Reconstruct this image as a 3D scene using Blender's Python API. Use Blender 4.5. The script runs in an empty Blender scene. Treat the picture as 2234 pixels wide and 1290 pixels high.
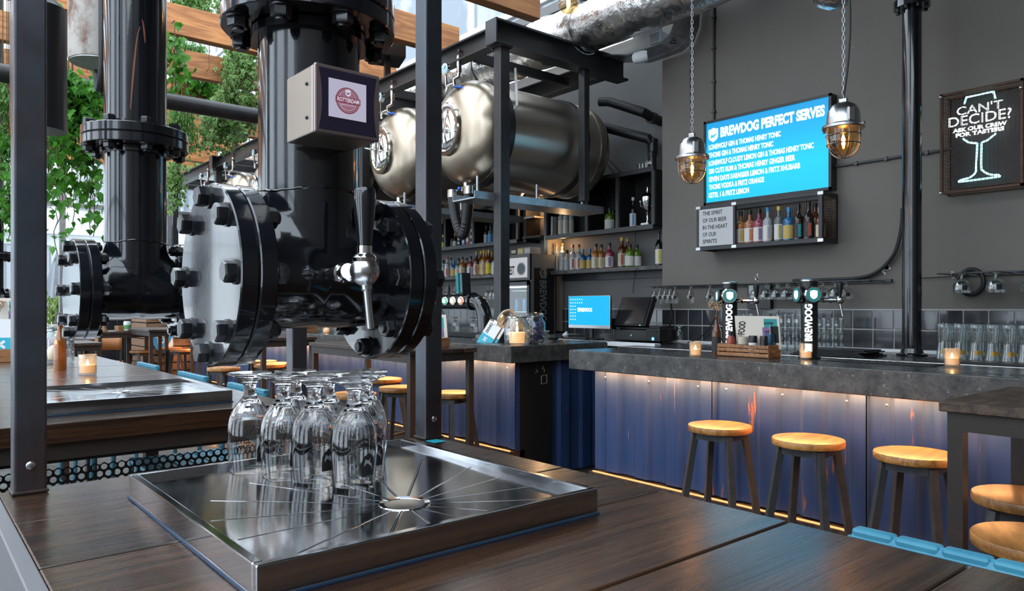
import bpy, math, random
from math import sin, cos, pi, radians, sqrt, atan2
from mathutils import Vector, Matrix
V = Vector
random.seed(7)
SC = bpy.context.scene
COL = SC.collection
# ------------------------------------------------------------------ camera, sky, exposure
FPX, CX, HY, CAMZ = 1600.0, 1117.0, 672.0, 1.40
AX, AY = 0.64122, 0.76735          # forward direction in world x, y
cam = bpy.data.cameras.new('camera'); camo = bpy.data.objects.new('camera', cam); COL.objects.link(camo)
camo.location = (0, 0, CAMZ); camo.rotation_euler = (pi/2, 0, -atan2(AX, AY))
cam.sensor_fit = 'HORIZONTAL'; cam.sensor_width = 36; cam.lens = FPX/2234*36
cam.shift_y = (HY-645)/2234; cam.clip_start = 0.03; cam.clip_end = 200
SC.camera = camo
W = bpy.data.worlds.new('overcast_sky'); SC.world = W; W.use_nodes = True
nt = W.node_tree; bg = nt.nodes['Background']
bg.inputs[0].default_value = (0.76, 0.88, 1.0, 1); bg.inputs[1].default_value = 3.0
SC.view_settings.view_transform = 'Standard'; SC.view_settings.look = 'None'
SC.view_settings.exposure = 0.55; SC.view_settings.gamma = 1.0
SC.view_settings.use_curve_mapping = False
cy = SC.cycles
cy.use_denoising = True; cy.max_bounces = 10; cy.diffuse_bounces = 4; cy.glossy_bounces = 5
cy.transmission_bounces = 10; cy.transparent_max_bounces = 16
cy.caustics_reflective = False; cy.caustics_refractive = False
cy.sample_clamp_indirect = 6.0; cy.sample_clamp_direct = 0
cy.use_light_tree = True

def area(name, loc, size, power, col, rot):
    l = bpy.data.lights.new(name, 'AREA'); l.energy = power; l.color = col; l.shape = 'RECTANGLE'
    l.size, l.size_y = size
    o = bpy.data.objects.new(name, l); COL.objects.link(o); o.location = loc; o.rotation_euler = rot
    return o

def ray(px, py):
    s = (px-CX)/FPX
    return V((AX+AY*s, AY-AX*s, (HY-py)/FPX))
def at_z(px, py, z):
    d = ray(px, py); return V((0, 0, CAMZ)) + d*((z-CAMZ)/d.z)
def at_x(px, py, x):
    d = ray(px, py); return V((0, 0, CAMZ)) + d*(x/d.x)
def at_y(px, py, y):
    d = ray(px, py); return V((0, 0, CAMZ)) + d*(y/d.y)

# ------------------------------------------------------------------ mesh helpers
def tag(o, label=None, cat=None, group=None, kind=None):
    if label: o['label'] = label
    if cat: o['category'] = cat
    if group: o['group'] = group
    if kind: o['kind'] = kind
    return o
def thing(name, label, cat, loc=(0, 0, 0), rz=0, group=None):
    o = bpy.data.objects.new(name, None); COL.objects.link(o)
    o.empty_display_size = 0.05
    o.location = loc; o.rotation_euler = (0, 0, rz)
    return tag(o, label, cat, group)
def basis(n):
    n = n.normalized(); a = V((0, 0, 1)) if abs(n.z) < 0.9 else V((1, 0, 0))
    u = a.cross(n).normalized(); return u, n.cross(u)
class MB:
    def __init__(s): s.v = []; s.f = []
    def add(s, vs, fs):
        b = len(s.v); s.v += [tuple(p) for p in vs]; s.f += [tuple(b+i for i in f) for f in fs]; return s
    def box(s, x0, x1, y0, y1, z0, z1):
        return s.add([(x, y, z) for x in (x0, x1) for y in (y0, y1) for z in (z0, z1)],
                     [(0, 1, 3, 2), (4, 6, 7, 5), (0, 4, 5, 1), (2, 3, 7, 6), (0, 2, 6, 4), (1, 5, 7, 3)])
    def bar(s, p0, p1, w, h, up=None):
        p0, p1 = V(p0), V(p1); d = (p1-p0).normalized()
        up = V(up) if up else (V((0, 0, 1)) if abs(d.z) < 0.9 else V((0, 1, 0)))
        a = d.cross(up).normalized()*w/2; b = a.cross(d).normalized()*h/2
        return s.add([p0-a-b, p0+a-b, p0+a+b, p0-a+b, p1-a-b, p1+a-b, p1+a+b, p1-a+b],
                     [(3, 2, 1, 0), (4, 5, 6, 7), (0, 1, 5, 4), (1, 2, 6, 5), (2, 3, 7, 6), (3, 0, 4, 7)])
    def lathe(s, prof, n=24, o=(0, 0, 0), ax=(0, 0, 1), close=False, ph=0.0):
        o = V(o); ax = V(ax).normalized(); u, w = basis(ax); vs = []; fs = []; m = len(prof)
        for r, z in prof:
            for k in range(n):
                a = 2*pi*k/n+ph; vs.append(o+ax*z+(u*cos(a)+w*sin(a))*r)
        for i in range(m-1 if not close else m):
            j = (i+1) % m
            for k in range(n):
                l = (k+1) % n; fs.append((i*n+k, i*n+l, j*n+l, j*n+k))
        if not close:
            if prof[0][0] > 1e-4: fs.append(tuple(range(n-1, -1, -1)))
            if prof[-1][0] > 1e-4: fs.append(tuple((m-1)*n+k for k in range(n)))
        return s.add(vs, fs)
    def cyl(s, p0, p1, r, r2=None, n=16, ph=0.0):
        p0, p1 = V(p0), V(p1); d = p1-p0
        return s.lathe([(r, 0), (r if r2 is None else r2, d.length)], n, p0, d, ph=ph)
    def ring(s, o, ax, ri, ro, h, n=32):
        return s.lathe([(ri, 0), (ro, 0), (ro, h), (ri, h)], n, o, ax, close=True)
    def tube(s, pts, r, n=8, closed=False):
        pts = [V(p) for p in pts]; m = len(pts); vs = []; fs = []; u = None
        for i, p in enumerate(pts):
            a = pts[i-1] if (i > 0 or closed) else p; b = pts[(i+1) % m] if (i < m-1 or closed) else p
            d = (b-a)
            if d.length < 1e-9: d = V((0, 0, 1))
            d.normalize()
            if u is None: u = basis(d)[0]
            u = (u-d*u.dot(d))
            if u.length < 1e-6: u = basis(d)[0]
            u.normalize(); w = d.cross(u); rr = r[i] if isinstance(r, (list, tuple)) else r
            for k in range(n):
                t = 2*pi*k/n; vs.append(p+(u*cos(t)+w*sin(t))*rr)
        for i in range(m if closed else m-1):
            j = (i+1) % m
            for k in range(n):
                l = (k+1) % n; fs.append((i*n+k, i*n+l, j*n+l, j*n+k))
        if not closed: fs += [tuple(range(n-1, -1, -1)), tuple((m-1)*n+k for k in range(n))]
        return s.add(vs, fs)
    def prism(s, pts, off):
        off = V(off); n = len(pts); pts = [V(p) for p in pts]
        return s.add(pts+[p+off for p in pts], [tuple(range(n-1, -1, -1)), tuple(range(n, 2*n))] +
                     [(k, (k+1) % n, n+(k+1) % n, n+k) for k in range(n)])
    def sphere(s, c, r, n=16, m=10, sc=(1, 1, 1)):
        c = V(c); b = MB().lathe([(max(1e-5, r*sin(pi*i/m)), -r*cos(pi*i/m)) for i in range(m+1)], n)
        return s.add([c+V((p[0]*sc[0], p[1]*sc[1], p[2]*sc[2])) for p in b.v], b.f)
    def grid(s, P, a, b):
        return s.add(P, [(i*b+j, i*b+j+1, (i+1)*b+j+1, (i+1)*b+j) for i in range(a-1) for j in range(b-1)])
    def mesh(s, name, m=None, smooth=35):
        me = bpy.data.meshes.new(name); me.from_pydata(s.v, [], s.f); me.validate(); me.update()
        if m: me.materials.append(m)
        if smooth:
            me.shade_smooth(); me.set_sharp_from_angle(angle=radians(smooth))
        return me
    def build(s, name, m, parent=None, smooth=35, bev=0, seg=2, loc=None):
        me = s.mesh(name, m, smooth)
        return inst(name, me, parent, loc, bev, seg)
def inst(name, me, parent=None, loc=None, bev=0, seg=2, mtx=None):
    o = bpy.data.objects.new(name, me); COL.objects.link(o)
    if parent: o.parent = parent
    if loc is not None: o.location = loc
    if mtx is not None: o.matrix_local = mtx
    if bev:
        b = o.modifiers.new('edge', 'BEVEL'); b.width = bev; b.segments = seg; b.limit_method = 'ANGLE'; b.angle_limit = radians(40)
        b.harden_normals = False
    return o
def copy_tree(o, parent=None):
    c = o.copy(); COL.objects.link(c)
    if parent: c.parent = parent
    for ch in list(o.children): copy_tree(ch, c)
    return c
def dup(o, loc, rz=0, label=None, group=None):
    c = copy_tree(o); c.location = loc; c.rotation_euler = (0, 0, rz)
    if label: c['label'] = label
    if group: c['group'] = group
    return c
_tc = {}
def text_mesh(body, weight=0.0, outline=0.0):
    k = (body, weight, outline)
    if k not in _tc:
        cu = bpy.data.curves.new('t', 'FONT'); cu.body = body; cu.size = 1; cu.offset = weight; cu.resolution_u = 3
        if outline: cu.fill_mode = 'NONE'; cu.bevel_depth = outline; cu.bevel_resolution = 1; cu.dimensions = '3D'
        ob = bpy.data.objects.new('t', cu)
        me = bpy.data.meshes.new_from_object(ob)
        vs = [tuple(v.co) for v in me.vertices]; fs = [tuple(p.vertices) for p in me.polygons]
        bpy.data.objects.remove(ob); bpy.data.meshes.remove(me); bpy.data.curves.remove(cu)
        x0 = min(p[0] for p in vs); x1 = max(p[0] for p in vs)
        hh = bpy.data.curves  # caps height is taken from the outline itself
        y0 = 0.0; y1 = max(p[1] for p in vs)
        _tc[k] = (vs, fs, x0, x1, y0, y1)
    return _tc[k]
def text(body, o, u, v, w, h, m, parent=None, weight=0.03, name='lettering', lift=0.0008, outline=0.0, wrap=None):
    """lettering whose box starts at o, runs w along u and h along v"""
    vs, fs, x0, x1, y0, y1 = text_mesh(body, weight, outline)
    o, u, v = V(o), V(u).normalized(), V(v).normalized(); n = u.cross(v)
    b = MB()
    pts = []
    for x, y, z in vs:
        a = (x-x0)/(x1-x0)*w; c = (y-y0)/(y1-y0)*h
        if not wrap: pts.append(o+u*a+v*c+n*(lift+z*h*0.6))
    if wrap:   # cut the outlines into narrow strips so that they follow the curve
        import bmesh
        bm = bmesh.new(); vv = [bm.verts.new(((x-x0)/(x1-x0)*w, (y-y0)/(y1-y0)*h, 0)) for x, y, z in vs]
        for f in fs:
            try: bm.faces.new([vv[i] for i in f])
            except ValueError: pass
        for ax, L in ((0, w), (1, h)):
            k = max(2, int(L/.005))
            for i in range(1, k):
                co = V((L*i/k, 0, 0)) if ax == 0 else V((0, L*i/k, 0)); no = V((1, 0, 0)) if ax == 0 else V((0, 1, 0))
                bmesh.ops.bisect_plane(bm, geom=bm.verts[:]+bm.edges[:]+bm.faces[:], plane_co=co, plane_no=no)
        bm.verts.index_update()
        pts = [wrap(q.co.x, q.co.y) for q in bm.verts]; fs = [tuple(q.index for q in f.verts) for f in bm.faces]; bm.free()
    b.add(pts, fs)
    return b.build(name, m, parent, smooth=0)

# ------------------------------------------------------------------ materials
def mat(name, col, rough=0.5, metal=0.0, emit=None, es=0.0, coat=0.0, spec=0.5, var=None, bump=None, trans=0, ior=1.45, rvar=None, crough=0.05):
    m = bpy.data.materials.new(name); m.use_nodes = True; t = m.node_tree; b = t.nodes['Principled BSDF']
    b.inputs['Base Color'].default_value = (*col, 1); b.inputs['Roughness'].default_value = rough
    b.inputs['Metallic'].default_value = metal; b.inputs['Specular IOR Level'].default_value = spec
    b.inputs['Coat Weight'].default_value = coat; b.inputs['Coat Roughness'].default_value = crough
    b.inputs['IOR'].default_value = ior
    if trans: b.inputs['Transmission Weight'].default_value = trans
    if emit: b.inputs['Emission Color'].default_value = (*emit, 1); b.inputs['Emission Strength'].default_value = es
    L = t.links.new
    tc = None
    def coords(scale):
        nonlocal tc
        if tc is None: tc = t.nodes.new('ShaderNodeTexCoord')
        mp = t.nodes.new('ShaderNodeMapping'); mp.inputs['Scale'].default_value = scale if isinstance(scale, tuple) else (scale,)*3
        L(tc.outputs['Object'], mp.inputs[0]); return mp.outputs[0]
    if var:   # (colour 2, scale, low, high[, detail])
        nz = t.nodes.new('ShaderNodeTexNoise'); nz.inputs['Scale'].default_value = 1; nz.inputs['Detail'].default_value = 6
        nz.inputs['Roughness'].default_value = 0.65
        L(coords(var[1]), nz.inputs['Vector'])
        rp = t.nodes.new('ShaderNodeValToRGB'); rp.color_ramp.elements[0].position = var[2]; rp.color_ramp.elements[1].position = var[3]
        rp.color_ramp.elements[0].color = (*col, 1); rp.color_ramp.elements[1].color = (*var[0], 1)
        L(nz.outputs['Fac'], rp.inputs[0]); L(rp.outputs[0], b.inputs['Base Color'])
    if rvar:  # (scale, r0, r1)
        nz = t.nodes.new('ShaderNodeTexNoise'); nz.inputs['Scale'].default_value = 1; nz.inputs['Detail'].default_value = 5
        L(coords(rvar[0]), nz.inputs['Vector'])
        mr = t.nodes.new('ShaderNodeMapRange'); mr.inputs['From Min'].default_value = .3; mr.inputs['From Max'].default_value = .7
        mr.inputs['To Min'].default_value = rvar[1]; mr.inputs['To Max'].default_value = rvar[2]
        L(nz.outputs['Fac'], mr.inputs[0]); L(mr.outputs[0], b.inputs['Roughness'])
    if bump:  # (scale, strength, distance)
        nz = t.nodes.new('ShaderNodeTexNoise'); nz.inputs['Scale'].default_value = 1; nz.inputs['Detail'].default_value = 4
        L(coords(bump[0]), nz.inputs['Vector'])
        bp = t.nodes.new('ShaderNodeBump'); bp.inputs['Strength'].default_value = bump[1]; bp.inputs['Distance'].default_value = bump[2]
        L(nz.outputs['Fac'], bp.inputs['Height']); L(bp.outputs[0], b.inputs['Normal'])
    return m
def glassmix(name, tint=(1, 1, 1), edge=0.9, rough=0.02, base=0.04, blend=0.35, body=None):
    """thin clear glass: see-through, mirror-like towards its rim"""
    m = bpy.data.materials.new(name); m.use_nodes = True; t = m.node_tree; L = t.links.new
    t.nodes.remove(t.nodes['Principled BSDF']); out = t.nodes['Material Output']
    tr = t.nodes.new('ShaderNodeBsdfTransparent'); tr.inputs[0].default_value = (*tint, 1)
    gl = t.nodes.new('ShaderNodeBsdfGlossy'); gl.inputs['Roughness'].default_value = rough
    lw = t.nodes.new('ShaderNodeLayerWeight'); lw.inputs[0].default_value = blend
    mr = t.nodes.new('ShaderNodeMapRange'); mr.inputs['To Min'].default_value = base; mr.inputs['To Max'].default_value = edge
    mx = t.nodes.new('ShaderNodeMixShader')
    L(lw.outputs['Facing'], mr.inputs[0]); L(mr.outputs[0], mx.inputs[0]); L(tr.outputs[0], mx.inputs[1]); L(gl.outputs[0], mx.inputs[2])
    s = mx.outputs[0]
    if body:
        df = t.nodes.new('ShaderNodeBsdfPrincipled'); df.inputs['Base Color'].default_value = (*body[0], 1); df.inputs['Roughness'].default_value = .15
        m2 = t.nodes.new('ShaderNodeMixShader'); m2.inputs[0].default_value = body[1]
        L(s, m2.inputs[1]); L(df.outputs[0], m2.inputs[2]); s = m2.outputs[0]
    L(s, out.inputs[0]); return m
def wood(name, c0, c1, scale=(2, 14, 14), rough=(0.3, 0.5), coat=0.0, dist=4.0, bump=0.25, c2=None, rot=None):
    """grain along object x"""
    m = bpy.data.materials.new(name); m.use_nodes = True; t = m.node_tree; L = t.links.new; b = t.nodes['Principled BSDF']
    tc = t.nodes.new('ShaderNodeTexCoord'); oi = t.nodes.new('ShaderNodeObjectInfo')
    ad = t.nodes.new('ShaderNodeVectorMath'); ad.operation = 'MULTIPLY_ADD'
    ad.inputs[1].default_value = (0, 0, 0); cb = t.nodes.new('ShaderNodeCombineXYZ')
    ml = t.nodes.new('ShaderNodeMath'); ml.operation = 'MULTIPLY'; ml.inputs[1].default_value = 17.0
    L(oi.outputs['Random'], ml.inputs[0])
    for i in range(3): L(ml.outputs[0], cb.inputs[i])
    va = t.nodes.new('ShaderNodeVectorMath'); va.operation = 'ADD'; L(tc.outputs['Object'], va.inputs[0]); L(cb.outputs[0], va.inputs[1])
    mp = t.nodes.new('ShaderNodeMapping'); mp.inputs['Scale'].default_value = scale
    if rot: mp.inputs['Rotation'].default_value = rot
    L(va.outputs[0], mp.inputs[0])
    n1 = t.nodes.new('ShaderNodeTexNoise'); n1.inputs['Scale'].default_value = 1.0; n1.inputs['Detail'].default_value = 3; n1.inputs['Distortion'].default_value = .6
    L(mp.outputs[0], n1.inputs['Vector'])
    mm = t.nodes.new('ShaderNodeMath'); mm.operation = 'MULTIPLY'; mm.inputs[1].default_value = dist*2
    L(n1.outputs['Fac'], mm.inputs[0])
    fr = t.nodes.new('ShaderNodeMath'); fr.operation = 'PINGPONG'; fr.inputs[1].default_value = 1.0; L(mm.outputs[0], fr.inputs[0])
    n2 = t.nodes.new('ShaderNodeTexNoise'); n2.inputs['Scale'].default_value = 6; n2.inputs['Detail'].default_value = 6
    mp2 = t.nodes.new('ShaderNodeMapping'); mp2.inputs['Scale'].default_value = (scale[0]*.8, scale[1]*2.2, scale[2]*2.2)
    if rot: mp2.inputs['Rotation'].default_value = rot
    L(va.outputs[0], mp2.inputs[0]); L(mp2.outputs[0], n2.inputs['Vector'])
    mx = t.nodes.new('ShaderNodeMath'); mx.operation = 'MULTIPLY_ADD'; mx.inputs[1].default_value = .45
    L(fr.outputs[0], mx.inputs[0]); h2 = t.nodes.new('ShaderNodeMath'); h2.operation = 'MULTIPLY'; h2.inputs[1].default_value = .55
    L(n2.outputs['Fac'], h2.inputs[0]); L(h2.outputs[0], mx.inputs[2])
    rp = t.nodes.new('ShaderNodeValToRGB'); e = rp.color_ramp.elements
    e[0].position = .2; e[0].color = (*c0, 1); e[1].position = .75; e[1].color = (*c1, 1)
    if c2: k = e.new(.48); k.color = (*c2, 1)
    L(mx.outputs[0], rp.inputs[0])
    hs = t.nodes.new('ShaderNodeHueSaturation'); mv = t.nodes.new('ShaderNodeMapRange'); mv.inputs['To Min'].default_value = .75; mv.inputs['To Max'].default_value = 1.25
    L(oi.outputs['Random'], mv.inputs[0]); L(mv.outputs[0], hs.inputs['Value']); L(rp.outputs[0], hs.inputs['Color'])
    L(hs.outputs[0], b.inputs['Base Color'])
    mr = t.nodes.new('ShaderNodeMapRange'); mr.inputs['To Min'].default_value = rough[0]; mr.inputs['To Max'].default_value = rough[1]
    L(n2.outputs['Fac'], mr.inputs[0]); L(mr.outputs[0], b.inputs['Roughness'])
    bp = t.nodes.new('ShaderNodeBump'); bp.inputs['Strength'].default_value = bump; bp.inputs['Distance'].default_value = .003
    L(mx.outputs[0], bp.inputs['Height']); L(bp.outputs[0], b.inputs['Normal'])
    b.inputs['Coat Weight'].default_value = coat; b.inputs['Coat Roughness'].default_value = .2
    return m
def emis(name, col, s):
    return mat(name, (0, 0, 0), .5, emit=col, es=s)

M = {}
M['paint'] = mat('black_enamel', (.006, .007, .010), .16, coat=.7, bump=(90, .08, .002), rvar=(9, .09, .20), crough=.05)
M['bolt'] = mat('black_bolt', (.014, .015, .018), .28, coat=.3, bump=(140, .12, .001))
M['mill'] = mat('mill_scale_steel', (.10, .115, .14), .34, metal=.8, var=((.12, .060, .042), (7, 7, 1.4), .42, .72), rvar=(14, .24, .42))
M['blackmetal'] = mat('black_painted_steel', (.018, .018, .019), .38, var=((.03, .03, .032), 9, .4, .7))
M['darkframe'] = mat('dark_brown_steel', (.032, .024, .020), .45, var=((.07, .032, .018), 14, .55, .75))
M['stain'] = mat('stainless', (.60, .59, .57), .13, metal=1, rvar=((4, 60, 60), .08, .18))
M['traymet'] = mat('polished_tray_steel', (.50, .51, .53), .13, metal=1, rvar=(5, .08, .17))
M['tank'] = mat('brushed_tank_steel', (.50, .45, .385), .30, metal=1)
def aniso(m, a, rot, axis):
    t = m.node_tree; b = t.nodes['Principled BSDF']; g = t.nodes.new('ShaderNodeTangent'); g.direction_type = 'RADIAL'; g.axis = axis
    t.links.new(g.outputs[0], b.inputs['Tangent']); b.inputs['Anisotropic'].default_value = a; b.inputs['Anisotropic Rotation'].default_value = rot
aniso(M['tank'], .75, .25, 'X')
M['dome'] = mat('spun_dome_steel', (.43, .355, .27), .3, metal=1, rvar=(6, .26, .36))
M['chrome'] = mat('chrome', (.75, .75, .76), .06, metal=1)
M['brushed'] = mat('brushed_nickel', (.55, .55, .55), .25, metal=1)
M['alu'] = mat('cast_aluminium', (.50, .51, .52), .28, metal=1, bump=(60, .08, .001))
M['galv'] = mat('galvanised_steel', (.42, .45, .48), .38, metal=.9, var=((.55, .57, .6), 18, .4, .65))
M['foil'] = mat('crumpled_foil', (.66, .65, .64), .2, metal=1, bump=(11, .9, .02), rvar=(6, .15, .4))
M['wall'] = mat('charcoal_wall_paint', (.140, .124, .108), .62, var=((.155, .138, .121), 1.3, .35, .7), bump=(40, .06, .002))
M['wall2'] = mat('grey_wall_paint', (.125, .122, .118), .62, var=((.145, .14, .135), 1.5, .35, .7), bump=(40, .06, .002))
M['ceil'] = mat('ceiling_paint', (.16, .16, .16), .8, var=((.19, .19, .19), 1.5, .35, .7))
M['floor'] = mat('dark_floor', (.045, .040, .036), .42, var=((.075, .065, .055), 2.5, .35, .7), rvar=(4, .3, .55))
M['tablewood'] = wood('dark_table_wood', (.007, .003, .0015), (.066, .027, .011), (1.0, 17, 17), (.18, .38), .7, 2.8, .35, c2=(.030, .012, .005))
M['barwood'] = wood('dark_high_table_wood', (.02, .012, .008), (.085, .05, .032), (2, 16, 16), (.35, .6), 0, 4, .3)
M['seatwood'] = wood('honey_stool_wood', (.19, .075, .018), (.46, .21, .055), (2.2, 15, 15), (.28, .48), .12, 3.5, .15)
M['beam'] = wood('orange_beam_wood', (.25, .085, .022), (.52, .215, .065), (1.1, 9, 9), (.5, .7), 0, 4, .2)
M['crate'] = wood('brown_crate_wood', (.13, .055, .02), (.36, .17, .07), (6, 40, 40), (.45, .65), 0, 3, .2)
M['slatwood'] = wood('weathered_slat_wood', (.10, .05, .028), (.28, .16, .09), (2, 30, 30), (.5, .7), 0, 3, .2)
M['tan'] = mat('tan_leather', (.36, .14, .04), .45)
M['legs'] = mat('grey_stool_leg', (.035, .037, .04), .42, var=((.055, .055, .056), 20, .4, .7))
M['turq'] = mat('turquoise_strap', (.05, .24, .35), .38, var=((.07, .29, .40), 20, .4, .7))
M['glassfg'] = mat('clear_glass', (1, 1, 1), .0, trans=1, ior=1.45)
M['glass'] = glassmix('thin_glass', (.93, .95, .95), .85, .03, .05, .38)
M['winglass'] = glassmix('window_glass', (.95, .97, .98), .7, .01, .06, .3)
M['black'] = mat('matt_black', (.012, .012, .012), .5)
M['rubber'] = mat('black_rubber', (.012, .012, .013), .42, bump=(60, .2, .002))
M['plastic'] = mat('black_plastic', (.014, .014, .015), .3)
M['white'] = mat('white_paint', (.75, .76, .77), .5)
M['paper'] = mat('cream_paper', (.66, .60, .52), .6)
M['paperw'] = mat('white_paper', (.72, .72, .72), .6)
M['teal'] = mat('teal_print', (.02, .36, .47), .5)
M['ink'] = mat('black_ink', (.01, .01, .01), .6)
M['wax'] = mat('candle_wax', (.85, .72, .52), .5, emit=(1, .50, .17), es=.8)  # flame light soaking through the wax is put in as emission
M['flame'] = emis('candle_flame', (1, .60, .20), 60)
M['bulb'] = emis('filament', (1, .55, .16), 90)
M['amber'] = glassmix('amber_lamp_glass', (1, .80, .50), .6, .03, .06, .35)
M['led'] = emis('warm_led', (1, .42, .135), 105)
M['led2'] = emis('warm_led_low', (1, .45, .15), 1.2)
M['cage'] = mat('lamp_cage', (.30, .27, .24), .35, metal=1)
M['rust'] = mat('rusty_mesh', (.10, .052, .032), .6, metal=.4, var=((.05, .03, .022), 30, .4, .7))
M['soil'] = mat('plant_twig', (.10, .07, .03), .8)
# ------------------------------------------------------------------ special materials
def slab_mat():
    m = mat('terrazzo_concrete', (.06, .06, .058), .42, bump=(70, .15, .002)); t = m.node_tree; L = t.links.new; b = t.nodes['Principled BSDF']
    tc = t.nodes.new('ShaderNodeTexCoord'); vo = t.nodes.new('ShaderNodeTexVoronoi'); vo.inputs['Scale'].default_value = 95; vo.inputs['Randomness'].default_value = 1
    L(tc.outputs['Object'], vo.inputs['Vector'])
    nz = t.nodes.new('ShaderNodeTexNoise'); nz.inputs['Scale'].default_value = 13; nz.inputs['Detail'].default_value = 7; L(tc.outputs['Object'], nz.inputs['Vector'])
    rp = t.nodes.new('ShaderNodeValToRGB'); e = rp.color_ramp.elements; e[0].position = .3; e[0].color = (.035, .034, .033, 1); e[1].position = .7; e[1].color = (.115, .108, .098, 1)
    L(nz.outputs['Fac'], rp.inputs[0])
    hs = t.nodes.new('ShaderNodeSeparateColor'); L(vo.outputs['Color'], hs.inputs[0])
    r2 = t.nodes.new('ShaderNodeValToRGB'); e = r2.color_ramp.elements; e[0].position = 0; e[0].color = (.62, .62, .63, 1); e[1].position = .22; e[1].color = (1, 1, 1, 1)
    k = e.new(.985); k.color = (2.6, 2.5, 2.3, 1); r2.color_ramp.interpolation = 'CONSTANT'
    L(hs.outputs[0], r2.inputs[0])
    mx = t.nodes.new('ShaderNodeMix'); mx.data_type = 'RGBA'; mx.blend_type = 'MULTIPLY'; mx.inputs[0].default_value = .75
    L(rp.outputs[0], mx.inputs[6]); L(r2.outputs[0], mx.inputs[7]); L(mx.outputs[2], b.inputs['Base Color'])
    return m
M['slab'] = slab_mat()
M['slabtop'] = mat('dark_sealed_concrete', (.030, .032, .035), .22, var=((.045, .045, .047), 5, .35, .7), rvar=(7, .16, .34))
def container_mat():
    m = mat('blue_container_paint', (.03, .07, .17), .42); t = m.node_tree; L = t.links.new; b = t.nodes['Principled BSDF']
    tc = t.nodes.new('ShaderNodeTexCoord')
    def noise(sc, det=5):
        mp = t.nodes.new('ShaderNodeMapping'); mp.inputs['Scale'].default_value = sc; L(tc.outputs['Object'], mp.inputs[0])
        n = t.nodes.new('ShaderNodeTexNoise'); n.inputs['Scale'].default_value = 1; n.inputs['Detail'].default_value = det; n.inputs['Roughness'].default_value = .7
        L(mp.outputs[0], n.inputs['Vector']); return n.outputs['Fac']
    def ramp(f, a, ca, bb, cb):
        r = t.nodes.new('ShaderNodeValToRGB'); e = r.color_ramp.elements; e[0].position = a; e[0].color = (*ca, 1); e[1].position = bb; e[1].color = (*cb, 1); L(f, r.inputs[0]); return r.outputs[0]
    c = ramp(noise((11, 11, .5)), .3, (.010, .034, .115), .72, (.035, .066, .165))
    def mix(f, a, col):
        x = t.nodes.new('ShaderNodeMix'); x.data_type = 'RGBA'; L(f, x.inputs[0]); L(a, x.inputs[6]); x.inputs[7].default_value = (*col, 1); return x.outputs[2]
    c = mix(ramp(noise((16, 16, 2.2), 7), .645, (0, 0, 0), .70, (1, 1, 1)), c, (.26, .10, .035))
    c = mix(ramp(noise((45, 45, 1.1), 4), .70, (0, 0, 0), .74, (1, 1, 1)), c, (.38, .32, .30))
    L(c, b.inputs['Base Color'])
    L(ramp(noise((20, 20, 2)), .3, (.3,)*3, .7, (.55,)*3), b.inputs['Roughness'])
    return m
M['container'] = container_mat()
def leaf_mat(name, g1, g2, edge, e0=.55):
    m = mat(name, g1, .45); t = m.node_tree; L = t.links.new; b = t.nodes['Principled BSDF']
    at = t.nodes.new('ShaderNodeAttribute'); at.attribute_name = 'edge'
    tc = t.nodes.new('ShaderNodeTexCoord'); nz = t.nodes.new('ShaderNodeTexNoise'); nz.inputs['Scale'].default_value = 9; nz.inputs['Detail'].default_value = 3
    ge = t.nodes.new('ShaderNodeNewGeometry'); L(ge.outputs['Position'], nz.inputs['Vector'])
    rp = t.nodes.new('ShaderNodeValToRGB'); e = rp.color_ramp.elements; e[0].position = .35; e[0].color = (*g1, 1); e[1].position = .65; e[1].color = (*g2, 1)
    L(nz.outputs['Fac'], rp.inputs[0])
    r2 = t.nodes.new('ShaderNodeMapRange'); r2.inputs['From Min'].default_value = e0; L(at.outputs['Fac'], r2.inputs[0])
    mx = t.nodes.new('ShaderNodeMix'); mx.data_type = 'RGBA'; L(r2.outputs[0], mx.inputs[0]); L(rp.outputs[0], mx.inputs[6]); mx.inputs[7].default_value = (*edge, 1)
    L(mx.outputs[2], b.inputs['Base Color'])
    tl = t.nodes.new('ShaderNodeBsdfTranslucent'); L(mx.outputs[2], tl.inputs[0])
    ms = t.nodes.new('ShaderNodeMixShader'); ms.inputs[0].default_value = .4; L(b.outputs[0], ms.inputs[1]); L(tl.outputs[0], ms.inputs[2])
    L(ms.outputs[0], t.nodes['Material Output'].inputs[0])
    return m
M['ivy'] = leaf_mat('ivy_leaf', (.022, .12, .012), (.10, .33, .028), (.16, .42, .06), .45)
M['variegated'] = leaf_mat('variegated_leaf', (.045, .18, .03), (.11, .32, .055), (.58, .66, .32), .25)
M['fridgeglass'] = glassmix('fridge_glass', (.95, .97, .98), .25, .02, .015, .3)
M['fern'] = leaf_mat('trailing_leaf', (.05, .16, .03), (.15, .33, .07), (.2, .4, .1), .4)

# ------------------------------------------------------------------ room shell
def st(o): o['kind'] = 'structure'; return o
st(MB().box(-7, 7.5, -5, 34, -.2, 0).build('floor', M['floor'], smooth=0))
wr = st(MB().box(5.6, 7.0, -4, 4.46, 0, 5.2).build('wall_right', M['wall'], smooth=0))
wb = st(MB().box(6.1, 7.0, 4.46, 16.4, 0, 4.55).build('wall_back', M['wall2'], smooth=0))
st(MB().box(-7, 7, -5, -4, 0, 5.2).build('wall_near', M['wall'], smooth=0))
st(MB().box(.6, 5.9, -4.5, 3.9, 4.75, 5.0).build('ceiling', M['ceil'], smooth=0))  # unseen slab, put in to keep skylight off the bar
st(MB().box(5.35, 6.1, 4.46, 16.0, 4.55, 4.65).build('ceiling_soffit', M['wall2'], smooth=0))
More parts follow.
